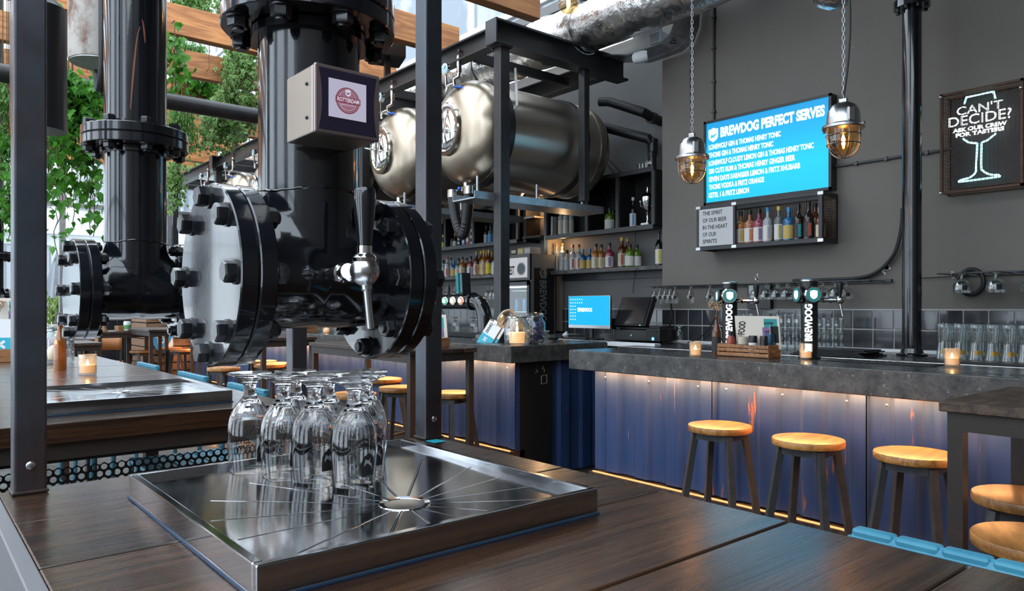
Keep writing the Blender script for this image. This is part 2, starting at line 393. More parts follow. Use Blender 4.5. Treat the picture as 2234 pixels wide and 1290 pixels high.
# unseen window wall past the camera: sill, piers widened to streak the pipe reflections
b = MB(); b.box(-4.6, -4.4, -4, 16, 0, .5)
b.build('wall_left', M['wall'], smooth=0)['kind'] = 'structure'
b = MB()
for y in (-2.2, 0.2, 2.6, 5.0, 7.4, 9.8, 12.2, 14.6): b.box(-4.55, -4.45, y-.42, y+.42, .5, 5)
for z in (.52, 2.4, 4.95): b.box(-4.55, -4.45, -4, 16, z-.03, z+.03)
st(b.build('window_1', M['white'], smooth=0))
# far end: dado of dark metal panels, glazing over it
fe = st(MB().box(2.35, 7, 16.0, 16.12, 0, .05).build('wall_far', M['black'], smooth=0))
for k in range(8):
    x = 2.36+k*.46; MB().box(x, x+.45, 15.985, 16.1, .05, 1.16).build('panel', M['blackmetal'], fe, smooth=0, bev=.006)
w2 = st(MB().box(-4.5, 6.1, 16.02, 16.1, 4.55, 4.75).build('window_2', M['white'], smooth=0))
for x in (-2.2, .1, 2.36, 4.25):
    MB().box(x-.05, x+.05, 16.0, 16.1, 0 if x < 2.4 else 1.16, 4.55).build('frame', M['galv'], w2, smooth=0)
for z in (1.16, 3.35): MB().box(-4.5 if z > 2 else 2.4, 6.1, 16.0, 16.1, z-.04, z+.04).build('frame', M['galv'], w2, smooth=0)
for x0, x1 in ((-2.15, .05), (.15, 2.31), (2.41, 4.2), (4.3, 6.1)):
    MB().box(x0, x1, 16.045, 16.055, .02 if x0 < 2.3 else 1.2, 3.31).build('pane', M['winglass'], w2, smooth=0)
    MB().box(x0, x1, 16.045, 16.055, 3.39, 4.55).build('pane', M['winglass'], w2, smooth=0)
# skylit upper storey with white framed windows above the bar
M['pane'] = mat('pane_reflection_tone', (.17, .20, .23), .08, metal=.2, var=((.30, .31, .33), (1.2, 1.2, .7), .45, .55))  # pale colour stands in for sky reflected in the glass
M['reveal'] = mat('pale_cladding', (.34, .34, .35), .6)
fw = st(MB().box(7.06, 7.3, 4.6, 28, 4.2, 12).build('wall_upper', M['reveal'], smooth=0))
w3 = st(MB().box(7.0, 7.06, 4.6, 28, 4.2, 4.3).build('window_3', M['white'], smooth=0))
ys = [4.7+1.55*k for k in range(15)]; zs = [4.3, 5.75, 7.2, 8.65, 10.1, 11.6]
for y in ys: MB().box(6.94, 7.06, y-.045, y+.045, 4.3, 11.6).build('frame', M['white'], w3, smooth=0)
for z in zs: MB().box(6.95, 7.06, 4.7, 26.4, z-.045, z+.045).build('frame', M['white'], w3, smooth=0)
for i in range(14):
    for j in range(5):
        o = MB().box(7.0, 7.02, ys[i]+.05, ys[i+1]-.05, zs[j]+.05, zs[j+1]-.05).build('pane', M['pane'], w3, smooth=0)
# street front outside the far glazing
fs = thing('street_building', 'white painted building outside beyond the far glazing', 'building', (0, 27, 0))
MB().box(-14, 14, 0, .5, 0, 9).build('facade', mat('white_render', (.88, .88, .86), .7), fs, smooth=0)
M['dim'] = mat('outside_pane', (.48, .50, .52), .15)
for i in range(9):
    for z0 in (1.5, 4.6):
        x = -7+i*1.9; f = MB().box(x-.06, x+1.16, -.08, 0, z0-.06, z0+1.86).build('window', M['reveal'], fs, smooth=0)
        MB().box(x, x+1.1, -.1, -.081, z0, z0+1.8).build('pane', M['dim'], f, smooth=0)
MB().box(-14, 14, -.5, 0, 3.7, 4.1).build('ledge', M['white'], fs, smooth=0)
pz = thing('folded_parasol', 'grey folded parasol standing outside the far window', 'parasol', (2.8, 19.8, 0))
b = MB()
n = 16
b.lathe([(.02, 2.66), (.09, 2.4), (.2, 1.9), (.25, 1.62), (.16, 1.58)], 16)
b.v = [(x*(1+.25*(i % 2)), y*(1+.25*(i % 2)), z) for i, (x, y, z) in enumerate(b.v)]
b.build('canopy', mat('grey_canvas', (.30, .31, .33), .8), pz)
MB().cyl((0, 0, .06), (0, 0, 2.75), .025).build('pole', M['galv'], pz); MB().cyl((0, 0, 0), (0, 0, .08), .3).build('base', M['blackmetal'], pz)

# roof beams (each one a timber along x)
for k in range(9):
    y = 5.15+1.29*k
    o = MB().box(-5.5, 4.6, -.06, .06, -.15, .15).build('ceiling_beam', M['beam'], smooth=0, bev=.006, loc=(0, y, 4.25)); st(o)
# wall tiles: two rows behind the bar, in the recess as well
M['tile'] = mat('dark_tile', (.030, .031, .036), .12, coat=.5, var=((.05, .05, .055), 3, .4, .7))
M['grout'] = mat('grout', (.42, .41, .40), .8)
tl = MB().box(0, .006, -.0715, .0715, -.0685, .0685).mesh('tile', M['tile'], 0)
MB().box(5.595, 5.6, -2.2, 4.46, 1.085, 1.392).build('grout_bed', M['grout'], wr, smooth=0)
MB().box(6.093, 6.1, 4.46, 10.5, 1.085, 1.392).build('grout_bed', M['grout'], wb, smooth=0)
for r in range(2):
    z = 1.165+r*.148
    for k in range(42): inst('tile', tl, wr, (5.588, 4.38-k*.152, z), bev=.002, seg=1)
    for k in range(38): inst('tile', tl, wb, (6.086, 4.54+k*.152, z), bev=.002, seg=1)
# flaked paint patches on the wall
def flake(px, py, s):
    p = at_x(px, py, 5.6); b = MB()
    for k in range(9):
        a = random.uniform(0, 6.3); r = random.uniform(0, s); c = V((5.5985, p.y+cos(a)*r*.55, p.z+sin(a)*r)); q = s*random.uniform(.12, .45)
        m = random.randint(5, 7)
        b.add([c+V((0, cos(2*pi*i/m)*q*random.uniform(.4, 1), sin(2*pi*i/m)*q*random.uniform(.5, 1.4))) for i in range(m)], [tuple(range(m))])
    b.build('paint_flake', M['white'], wr, smooth=0)
for a in ((1650, 606, .035), (1933, 585, .055), (2080, 597, .03), (1862, 103, .006), (2122, 32, .008)): flake(*a)
# ------------------------------------------------------------------ bar counters
BZ = 1.10
def slab(name, label, boxes):
    o = thing(name, label, 'worktop', (0, 0, 0))
    for x0, x1, y0, y1 in boxes:
        MB().box(x0, x1, y0, y1, BZ-.133, BZ).build('slab', M['slab'], o, smooth=0, bev=.006)
        MB().box(x0+.006, x1-.006, y0+.006, y1-.006, BZ, BZ+.0015).build('sealed_top', M['slabtop'], o, smooth=0)
    return o
slab('concrete_worktop', 'long thick grey concrete worktop of the bar with the two lit tap columns', [(3.65, 4.25, -1.6, 3.74)])
slab('concrete_worktop', 'thick grey concrete worktop carrying the candle jar and the steel frame post', [(3.65, 4.32, 4.38, 13.0), (4.32, 4.75, 4.38, 5.05)])
def corrug(x, y0, y1, z0, z1, pitch=.26, d=.022, axis='y'):
    """one trapezoid-ribbed sheet from y0 to y1 facing -x (or, axis x, facing -y)"""
    pr = []; y = y0; i = 0
    while y < y1-1e-6:
        for f, o in ((0, 0), (.30, 0), (.42, d), (.80, d), (.92, 0)):
            q = y+f*pitch
            if q < y1: pr.append((q, o))
        y += pitch
    pr.append((y1, 0)); b = MB()
    P = []
    for z in (z0, z1):
        for q, o in pr: P.append((x+o, q, z) if axis == 'y' else (q, x+o, z))
    n = len(pr); b.add(P, [(k, n+k, n+k+1, k+1) for k in range(n-1)])
    return b
def barfront(label, x, ys, z0, z1, end=None):
    o = thing('bar_counter', label, 'bar front', (0, 0, 0))
    for a, c in zip(ys[:-1], ys[1:]):
        corrug(x, a+.003, c-.003, z0, z1).build('panel', M['container'], o, smooth=0)
        b = MB()
        for k in range(3): b.sphere((x-.001, a+.1+k*(c-a-.2)/2, z1-.05), .007, 8, 6, (.4, 1, 1))
        b.build('rivets', M['alu'], o)
    MB().box(x+.05, x+.4, ys[0], ys[-1], 0, z1).build('carcass', M['black'], o, smooth=0)
    MB().box(x-.06, x+.1, ys[0], ys[-1], 0, z0-.012).build('plinth', M['barwood'], o, smooth=0)
    MB().box(x-.045, x-.03, ys[0]+.02, ys[-1]-.02, z0-.012, z0-.006).build('plinth_light_strip', M['led2'], o, smooth=0)
    MB().box(x-.055, x-.03, ys[0]+.02, ys[-1]-.02, BZ-.1375, BZ-.134).build('light_strip', M['led'], o, smooth=0)
    return o
YS = [-1.6, -.35, .70, 1.70, 2.62, 3.59]
bf = barfront('blue corrugated container front under the bar behind the three stools', 3.76, YS, .27, BZ-.133)
bf2 = barfront('blue corrugated container front around the corner where the beer taps stand', 3.76, [4.46, 5.6, 6.8, 8.0, 9.2, 10.4, 11.6, 12.9], .27, BZ-.133)
corrug(4.462, 3.765, 4.7, .02, BZ-.133, axis='x').build('end_panel', M['container'], bf2, smooth=0)
for c in ([(4.04, .84), (4.10, .85), (4.10, .78), (4.04, .775), (4.04, .84)], [(3.98, .9), (4.0, .88), (3.97, .87)], [(4.06, .92), (4.05, .9), (4.075, .895), (4.07, .87)]):
    MB().tube([(x, 4.459, z) for x, z in c], .002, 5).build('chalk_mark', M['paper'], bf2)
# counter against the wall
bc = thing('back_counter', 'dark counter along the tiled wall with a steel front edge', 'counter')
MB().box(4.66, 5.59, -2.0, 4.15, 1.03, 1.078).build('top', M['slabtop'], bc, smooth=0)
MB().box(4.62, 4.66, -2.0, 4.15, 1.015, 1.08).build('steel_edge', M['brushed'], bc, smooth=0, bev=.003)
MB().box(4.75, 5.59, -2.0, 4.15, 0, 1.03).build('carcass', M['black'], bc, smooth=0)
MB().box(5.5, 5.585, -2.0, 4.4, 1.078, 1.10).build('ledge', M['white'], bc, smooth=0, bev=.003)
bc2 = thing('back_counter', 'dark counter in the alcove carrying the till and the fridge', 'counter')
MB().box(4.95, 6.08, 4.56, 5.9, 1.04, 1.10).build('top', M['slabtop'], bc2, smooth=0)
MB().box(4.93, 4.95, 4.56, 5.9, 1.04, 1.10).build('steel_edge', M['brushed'], bc2, smooth=0)
MB().box(5.05, 6.08, 4.56, 5.9, 0, 1.04).build('carcass', M['black'], bc2, smooth=0)
MB().box(5.4, 6.08, 6.75, 10.5, 0, 1.04).build('carcass', M['black'], bc2, smooth=0)
MB().box(5.36, 6.08, 6.75, 10.5, 1.04, 1.10).build('top', M['slabtop'], bc2, smooth=0)

# ------------------------------------------------------------------ long high tables with trays
M['perf'] = mat('black_perforated_steel', (.012, .012, .013), .38, metal=.3)
M['perfgrey'] = mat('pale_grey_steel', (.20, .20, .21), .42, metal=.3)
def perf(o, u, v, nu, nv, pitch, r):
    """hex-pitched sheet with real round holes"""
    b = MB(); o, u, v = V(o), V(u).normalized(), V(v).normalized(); hr = pitch/sqrt(3); dv = pitch*.866; N = 12
    for j in range(nv):
        for i in range(nu):
            c = o+u*((i+.5*(j % 2))*pitch)+v*(j*dv); P = []
            for k in range(N):
                a = 2*pi*k/N+pi/6; kk = k % 2
                R = hr if kk == 0 else hr*.866
                P.append(c+u*cos(a+pi/3*0+pi/3)*R+v*sin(a+pi/3)*R)
            for k in range(N):
                a = 2*pi*k/N+pi/6+pi/3; P.append(c+u*cos(a)*r+v*sin(a)*r)
            b.add(P, [(k, (k+1) % N, N+(k+1) % N, N+k) for k in range(N)])
    return b
TZ = 1.07
def table(label, x0, x1, edges, th, front_y, side_panel):
    o = thing('high_table', label, 'table', (0, 0, 0))
    for a, c in zip(edges[:-1], edges[1:]):
        pb = MB().box(-(x1-x0)/2, (x1-x0)/2, -(c-a)/2+.0012, (c-a)/2-.0012, -th/2, th/2)
        inst('plank', pb.mesh('plank', M['tablewood'], 0), o, ((x0+x1)/2, (a+c)/2, TZ-th/2-random.uniform(0, .0012)), bev=.003)
    ya, yb = edges[0], edges[-1]
    MB().box(x0-.022, x0-.001, ya, yb, TZ-.13, TZ+.002).build('edge_strip', M['perfgrey'], o, smooth=0, bev=.002)
    for x in (x0+.01, x1-.06): MB().box(x, x+.05, ya+.03, yb-.03, TZ-th-.05, TZ-th-.001).build('rail', M['darkframe'], o, smooth=0)
    for y in (ya+.02, yb-.07): MB().box(x0+.06, x1-.06, y, y+.05, TZ-th-.05, TZ-th-.001).build('rail', M['darkframe'], o, smooth=0)
    for x in (x0+.02, x1-.08):
        for y in (ya+.04, (ya+yb)/2, yb-.10): MB().box(x, x+.06, y, y+.06, 0, TZ-th-.05).build('leg', M['darkframe'], o, smooth=0)
    perf((x0+.03, front_y, .42), (1, 0, 0), (0, 0, 1), int((x1-x0-.06)/.024), int((TZ-th-.06-.42)/(.024*.866)), .024, .0088).build('perforated_panel', M['perf'], o, smooth=0)
    MB().box(x0+.02, x1-.02, front_y-.01, front_y+.012, TZ-th-.064, TZ-th-.05).build('panel_frame', M['blackmetal'], o, smooth=0)
    MB().box(x0+.02, x1-.02, front_y-.01, front_y+.012, .38, .42).build('panel_frame', M['blackmetal'], o, smooth=0)
    if side_panel:
        MB().box(x0-.018, x0-.012, yb-1.6, yb-.02, .72, TZ-.13).build('side_panel', M['perfgrey'], o, smooth=0)
        perf((x0-.015, yb-1.2, .36), (0, 1, 0), (0, 0, 1), 48, 17, .024, .0085).build('perforated_panel', M['perfgrey'], o, smooth=0)
        for k in range(5):
            MB().cyl((x0-.03, yb-.18-k*.32, TZ-.16), (x0-.015, yb-.18-k*.32, TZ-.16), .011, n=6).build('bolt', M['alu'], o)
    return o
E1 = [1.596-.25*k for k in range(12)][::-1]; E2 = [2.44+.25*k for k in range(14)]
t1 = table('nearest long dark plank table under the upside-down glasses', .135, 1.057, E1, .05, 1.585, True)
t2 = table('second long dark plank table with the beer bottle and candle on it', .135, 1.045, E2, .058, 2.50, False)
E3 = [6.6+.25*k for k in range(11)]
t3 = table('farthest long plank table beyond the one with the beer bottle', .135, 1.045, E3, .058, 6.68, False)
MB().box(1.0, 1.035, 1.49, 1.53, TZ+.0005, TZ+.0014).build('sticker', M['teal'], t1, smooth=0)

M['film'] = mat('blue_seam', (.02, .055, .11), .4)
def tray(label, x0, x1, y0, y1, ox=.025, oy=-.12):
    o = thing('drip_tray', label, 'tray', ((x0+x1)/2, (y0+y1)/2, TZ+.001)); w, d = (x1-x0)/2, (y1-y0)/2; h = .040; rw = .013; fl = .030
    b = MB()
    b.box(-w, w, -d, d, .0, .004)
    for a in ((-w, w, -d, -d+rw), (-w, w, d-rw, d), (-w, -w+rw, -d+rw, d-rw), (w-rw, w, -d+rw, d-rw)): b.box(a[0], a[1], a[2], a[3], .004, h)
    b.build('rim', M['traymet'], o, smooth=0, bev=.003, seg=3)
    # pressed floor that falls gently to the drain, with raised rays
    N = 41; P = []
    for i in range(N):
        for j in range(N):
            x = -w+rw+(2*w-2*rw)*i/(N-1); y = -d+rw+(2*d-2*rw)*j/(N-1); r = sqrt((x-ox)**2+(y-oy)**2)
            z = fl-.009*max(0, 1-r/.33)
            P.append((x, y, z))
    MB().grid(P, N, N).build('floor', M['traymet'], o, smooth=60)
    for k in range(16):
        a = 2*pi*k/16+.12; c, s = cos(a), sin(a)
        L = min(.30, ((w-.03)-ox*(1 if c > 0 else -1))/max(1e-3, abs(c)), ((d-.03)-oy*(1 if s > 0 else -1))/max(1e-3, abs(s)))
        pts = []; rd = [.004+.003*(1-abs(q/3-1)) for q in range(7)]
        for q in range(7):
            r = .042+(L-.042)*q/6; pts.append((ox+c*r, oy+s*r, fl-.009*max(0, 1-r/.33)-rd[q]+.0007))
        MB().tube(pts, rd, 12).build('ray', M['traymet'], o)
    MB().lathe([(.044, .019), (.040, .0235), (.032, .0225), (.027, .015), (.010, .013), (.0, .014)], 32, (ox, oy, 0)).build('drain', M['chrome'], o)
    MB().box(-w-.002, w+.002, -d-.002, d+.002, -.0008, .0022).build('gasket', M['film'], o, smooth=0)
    return o
tray('polished square steel drip tray under the upside-down glasses', .3065, .859, .813, 1.406)
tray('polished square steel drip tray on the table with the beer bottle', .315, .90, 2.61, 3.19, .02, .08)

# ------------------------------------------------------------------ steel box posts
def post(label, x, y, z0, s=.05):
    o = thing('steel_post', label, 'post', (x, y, z0))
    MB().box(-s/2, s/2, -s/2, s/2, 0, 3.3).build('box_section', M['mill'], o, smooth=0, bev=.004)
    MB().box(-s/2-.003, s/2+.003, -s/2-.003, s/2+.003, 0, .006).build('foot_weld', M['darkframe'], o, smooth=0, bev=.002)
    MB().sphere((0, -s/2, .05), .008, 10, 6, (1, .5, 1)).build('bolt', M['alu'], o)
    return o
post('bluish bare steel box post at the table corner nearest the camera', .179, 1.571, TZ)
post('brown and grey bare steel box post beside the drip tray with the glasses', 1.033, 1.567, TZ)
post('dark steel box post at the near end of the second long table', 1.075, 2.47, 0, .055)
post('dark steel box post at the other near corner of the second long table', .080, 2.47, 0, .05)

# ------------------------------------------------------------------ enamelled pipe columns
PR = .094
def tee_f(p):
    x, y, z = p; r = PR
    d1 = (sqrt(x*x+y*y) if z >= 0 else sqrt(x*x+y*y+z*z))-r; d2 = sqrt(y*y+z*z)-r
    k = max(1e-4, .06*min(1, abs(x)/r)); h = max(k-abs(d1-d2), 0)/k
    return min(d1, d2)-h*h*k/4
def tee_n(p):
    e = 5e-4; return V([tee_f([p[j]+(e if j == i else 0) for j in range(3)])-tee_f([p[j]-(e if j == i else 0) for j in range(3)]) for i in range(3)]).normalized()
def sdf_pts(pts):
    r = PR; k0 = .06
    def f(p):
        x, y, z = p
        d1 = (sqrt(x*x+y*y) if z >= 0 else sqrt(x*x+y*y+z*z))-r; d2 = sqrt(y*y+z*z)-r
        k = max(1e-4, k0*min(1, abs(x)/r)); h = max(k-abs(d1-d2), 0)/k
        return min(d1, d2)-h*h*k/4
    out = []
    for p in pts:
        p = list(p)
        for _ in range(4):
            v = f(p)
            if abs(v) > .05: break
            e = 1e-4; g = [(f([p[j]+(e if j == i else 0) for j in range(3)])-v)/e for i in range(3)]; q = sum(a*a for a in g) or 1
            p = [p[i]-v*g[i]/q for i in range(3)]
        out.append(tuple(p))
    return out
def tee_mesh():
    N = 64; b = MB(); P = []; top = .158; hl = .14
    rows = 15
    for i in range(rows+1):
        for k in range(N):
            a = 2*pi*k/N; zi = PR*abs(cos(a)); t = i/rows; t = t**1.4
            P.append((PR*cos(a), PR*sin(a), zi+(top-zi)*t))
    P = sdf_pts(P)
    b.add(P, [(i*N+k, i*N+(k+1) % N, (i+1)*N+(k+1) % N, (i+1)*N+k) for i in range(rows) for k in range(N)])
    P = []; rows = 30
    for i in range(rows+1):
        x = -hl+2*hl*i/rows
        for k in range(N):
            a = 2*pi*k/N; P.append((x, PR*cos(a), PR*sin(a)))
    ins = [sqrt(p[0]**2+p[1]**2) < PR*.90 and p[2] > 0 for p in P]
    Q = sdf_pts(P); Q = [p if i else q for p, q, i in zip(P, Q, ins)]
    b.add(Q, [(i*N+k, i*N+(k+1) % N, (i+1)*N+(k+1) % N, (i+1)*N+k) for i in range(rows) for k in range(N) if not (ins[i*N+k] and ins[(i+1)*N+k] and ins[i*N+(k+1) % N])])
    me = bpy.data.meshes.new('tee'); me.from_pydata(b.v, [], b.f); me.update(); me.materials.append(M['paint']); me.shade_smooth()
    me.normals_split_custom_set_from_vertices([tee_n(v) for v in b.v]); return me
TEE = tee_mesh()
def bolt_mesh(gap):
    b = MB()
    b.lathe([(.0205, gap/2), (.0205, gap/2+.0035), (.019, gap/2+.004)], 20)
    b.lathe([(.0175, gap/2+.004), (.0185, gap/2+.006), (.0185, gap/2+.019), (.0165, gap/2+.022)], 6)
    b.lathe([(.0205, -gap/2-.0035), (.0205, -gap/2)], 20)
    b.lathe([(.0165, -gap/2-.021), (.0185, -gap/2-.019), (.0185, -gap/2-.005), (.0175, -gap/2-.0035)], 6)
    b.cyl((0, 0, -gap/2-.026), (0, 0, -gap/2-.02), .010, n=14)
    return b.mesh('bolt', M['bolt'], 30)
BOLT = bolt_mesh(.062)
def flange(parent, c, ax, pair=('flange', 'flange'), Ro=.161, blind=0):
    """two bolted discs around c along ax; blind=+1 closes the + side"""
    ax = V(ax); c = V(c); R = ax.to_track_quat('Z', 'Y').to_matrix().to_4x4()
    for s, nm in ((1, pair[0]), (-1, pair[1])):
        z0, z1 = (.0012, .031) if s > 0 else (-.031, -.0012)
        e = .0022
        if blind == s:
            pr = [(0, z0), (Ro-e, z0), (Ro, z0+e), (Ro, z1-e), (Ro-e, z1), (0, z1)]
            mb = MB().lathe([(max(r, 1e-5), z) for r, z in pr], 72)
        else:
            pr = [(PR-.004, z0), (Ro-e, z0), (Ro, z0+e), (Ro, z1-e), (Ro-e, z1), (PR-.004, z1)]
            mb = MB().lathe(pr, 72, close=True)
        inst(nm, mb.mesh(nm, M['paint'], 30), parent, mtx=Matrix.Translation(c) @ R)
    inst('gasket', MB().ring((0, 0, -.0012), (0, 0, 1), PR-.01, Ro-.006, .0024, 48).mesh('gasket', M['black'], 30), parent, mtx=Matrix.Translation(c) @ R)
    for k in range(8):
        a = 2*pi*k/8; m = Matrix.Translation(c) @ R @ Matrix.Translation((cos(a)*.1365, sin(a)*.1365, 0)) @ Matrix.Rotation(random.uniform(0, 1), 4, 'Z')
        inst('bolt', BOLT, parent, mtx=m)
def pipe_col(label, x, y, streak=False, top=3.6):
    o = thing('pipe_column', label, 'pipe', (x, y, 1.458))
    inst('tee', TEE, o)
    MB().cyl((0, 0, .158), (0, 0, .475), PR, n=64).build('riser', M['paint'], o)
    MB().cyl((0, 0, .52), (0, 0, top), PR, n=64).build('riser', M['paint'], o)
    w = []
    for k in range(60):
        a = 2*pi*k/60; w.append((cos(a)*(PR+.0005), sin(a)*(PR+.0005), .158+.0035*sin(a*3)+random.uniform(-.0012, .0012)))
    MB().tube(w, [random.uniform(.0012, .0034) for _ in w], 6, closed=True).build('weld_bead', M['paint'], o)
    for q in (.448, .532):
        MB().ring((0, 0, q), (0, 0, 1), PR-.002, PR+.012, .016, 48).build('collar', M['paint'], o)
    for s in (-1, 1):
        flange(o, (s*.157, 0, 0), (s, 0, 0), ('blind_flange', 'flange'), blind=1)
        MB().ring((s*.126-.008, 0, 0), (1, 0, 0), PR-.002, PR+.010, .016, 48).build('collar', M['paint'], o)
    flange(o, (0, 0, .498), (0, 0, 1))
    if streak:
        mr = mat('rust_run', (.26, .085, .045), .6)
        for z0, z1, a0, a1 in ((.85, .58, -1.66, -1.95), (.875, .80, -1.60, -1.50)):
            b = MB(); P = []
            for i in range(14):
                t = i/13; z = z0+(z1-z0)*t; a = a0+(a1-a0)*t**.6; wd = .012+.016*sin(t*3.1)
                P += [(cos(a-wd)*(PR+.0008), sin(a-wd)*(PR+.0008), z), (cos(a+wd)*(PR+.0008), sin(a+wd)*(PR+.0008), z)]
            b.grid(P, 14, 2).build('rust_streak', mr, o)
    return o
pc1 = pipe_col('nearest glossy black flanged pipe with the screen box and tap handle', .605, 1.33)
pc2 = pipe_col('second glossy black flanged pipe with a red rust streak', .605, 2.68, True)
pc3 = pipe_col('farthest black flanged pipe hanging at the edge of the glazing', .78, 9.65)
# beer tap on the first pipe
tp = thing('beer_tap', 'chrome beer tap with black handle on the nearest pipe', 'tap', (.613, 1.128, 1.463))
tp.scale = (.94, .94, .94)
MB().lathe([(.016, .128), (.016, .10), (.019, .098), (.019, .086), (.015, .084), (.015, .062), (.019, .06), (.019, .046), (.014, .042), (.014, .015)], 24, ax=(0, 1, 0)).build('shank', M['chrome'], tp)
MB().lathe([(.024, .118), (.024, .128)], 6, ax=(0, 1, 0)).build('lock_nut', M['chrome'], tp)
MB().sphere((0, 0, 0), .0275, 32, 20).build('ball_valve', M['brushed'], tp)
MB().cyl((-.012, .022, 0), (-.028, .012, 0), .012, .014, n=20).build('end_cap', M['chrome'], tp)
MB().lathe([(.011, -.025), (.011, -.033), (.0075, -.036), (.0075, -.105)], 20, ax=(-.10, .02, 1)).build('spout', M['brushed'], tp)
MB().lathe([(.022, .018), (.0235, .024), (.019, .030), (.016, .032)], 28).build('cap_ring', M['chrome'], tp)
MB().lathe([(.0145, .032), (.0145, .046), (.012, .047)], 24).build('ferrule', M['chrome'], tp)
MB().lathe([(.0135, .047), (.0145, .06), (.0185, .10), (.0205, .128), (.0205, .146), (.018, .151), (.0, .152)], 32).build('tap_handle', M['paint'], tp)
# screen box on the first pipe
sb = thing('screen_box', 'small steel box with a lit round badge screen on the pipe', 'screen', (.5226, 1.1308, 1.6444))
sb.scale = (.94, .94, .94)
H = .121
zb = at_y(687, 287, 1.203).z-1.66; zt = at_y(687, 137, 1.203).z-1.66
x1 = .126
M['boxsteel'] = mat('brushed_box_steel', (.40, .36, .31), .36, metal=.85, bump=((4, 90, 90), .05, .001))
MB().box(0, x1, .008, .12, zb, zt).build('housing', M['boxsteel'], sb, smooth=0, bev=.003)
MB().box(-.001, x1+.001, -.004, .006, zb-.001, zt+.001).build('front_frame', mat('pinkish_frame', (.36, .27, .27), .3, metal=.8), sb, smooth=0, bev=.003)
b = MB(); pts = []
zc = (zb+zt)/2; hh = (zt-zb)/2-.006
for k in range(9):
    t = -1+k/4; pts.append((.006+.006*(1-t*t), -.0048, zc+hh*t))
for k in range(9):
    t = 1-k/4; pts.append((x1-.006-.006*(1-t*t), -.0048, zc+hh*t))
b.prism(pts, (0, .001, 0)); b.build('bezel', mat('purple_bezel', (.022, .016, .035), .3), sb, smooth=0)
sw, sh = .067, .067
sx, sz = .024, zc-.030
M['scr'] = emis('screen_glow', (.62, .60, .78), .48)
MB().add([(sx, -.0056, sz), (sx+.074, -.0056, sz), (sx+.074, -.0056, sz+.068), (sx, -.0056, sz+.068)], [(0, 1, 2, 3)]).build('screen', M['scr'], sb, smooth=0)
M['badge'] = emis('badge_red', (.26, .06, .09), .5); M['badgein'] = emis('badge_mauve', (.42, .20, .28), .45); M['badgew'] = emis('badge_white', (.75, .70, .85), .55)
def disc(c, r, y, m, ry=1.0, n=36, nm='badge'):
    MB().add([(c[0]+cos(2*pi*k/n)*r, y, c[1]+sin(2*pi*k/n)*r*ry) for k in range(n)], [tuple(range(n))]).build(nm, m, sb, smooth=0)
cc = (sx+.037, sz+.033)
disc(cc, .0235, -.0060, M['badge']); disc(cc, .0182, -.0063, M['badgew']); disc(cc, .0175, -.0066, M['badgein'])
MB().box(cc[0]-.0245, cc[0]+.0245, -.0071, -.0069, cc[1]-.0055, cc[1]+.0055).build('badge_band', M['badge'], sb, smooth=0)
text('ROTTERDAM', (cc[0]-.0215, -.0072, cc[1]-.0032), (1, 0, 0), (0, 0, 1), .043, .0072, M['badgew'], sb, .03)
text('BREWDOG OUTPOST', (cc[0]-.0135, -.0068, cc[1]-.0098), (1, 0, 0), (0, 0, 1), .027, .0027, M['badgew'], sb, .0)
def shield(o, u, v, s, parent, m1, m2, lift=.0006, h=1.25):
    """the house shield: a badge with a hound's head cut in it"""
    o, u, v = V(o), V(u).normalized(), V(v).normalized(); n = u.cross(v)
    def pl(pts, m, l, nm):
        MB().add([o+u*(x*s)+v*(y*s*h)+n*l for x, y in pts], [tuple(range(len(pts)))]).build(nm, m, parent, smooth=0)
    pl([(-.5, .40), (-.25, .42), (0, .5), (.25, .42), (.5, .40), (.5, -.15), (.38, -.32), (0, -.5), (-.38, -.32), (-.5, -.15)], m1, lift, 'shield')
    pl([(-.32, .26), (-.16, .02), (0, -.02), (.20, .05), (.34, .22), (.30, -.02), (.10, -.12), (.12, -.28), (-.02, -.16), (-.22, -.24), (-.30, -.10), (-.22, -.02)], m2, lift*2, 'shield_emblem')
shield((cc[0], -.0068, cc[1]+.0135), (1, 0, 0), (0, 0, 1), .0105, sb, M['badgew'], M['badge'], .0004)
MB().ring((cc[0], -.0067, cc[1]), (0, 1, 0), .0205, .0209, .0002, 40).build('badge_ring', M['badgew'], sb, smooth=0)
for z in (zb+.03, zt-.03): MB().sphere((-.0005, .03, z), .0035, 8, 6).build('screw', M['bolt'], sb)

# ------------------------------------------------------------------ stemmed beer glasses on the tray
M['ghost'] = mat('clear_print', (.42, .43, .45), .2)
GP = [(.034, 0), (.0352, .004), (.0378, .035), (.0392, .060), (.0385, .080), (.0345, .102), (.0255, .120), (.0165, .130), (.0125, .136), (.0108, .145), (.0112, .156), (.0165, .165), (.028, .1715), (.038, .175), (.0395, .1775), (.0385, .179)]
GI = [(.0, .1765), (.0, .128), (.0145, .1245), (.024, .1145), (.033, .099), (.037, .078), (.0377, .06), (.0363, .035), (.0338, .004), (.0328, 0)]
def smoothp(p, n=3):
    out = []
    for i in range(len(p)-1):
        a = p[max(0, i-1)]; b_ = p[i]; c = p[i+1]; d = p[min(len(p)-1, i+2)]
        for k in range(n):
            t = k/n
            out.append(tuple(.5*((2*b_[j])+(-a[j]+c[j])*t+(2*a[j]-5*b_[j]+4*c[j]-d[j])*t*t+(-a[j]+3*b_[j]-3*c[j]+d[j])*t**3) for j in range(2)))
    return out+[p[-1]]
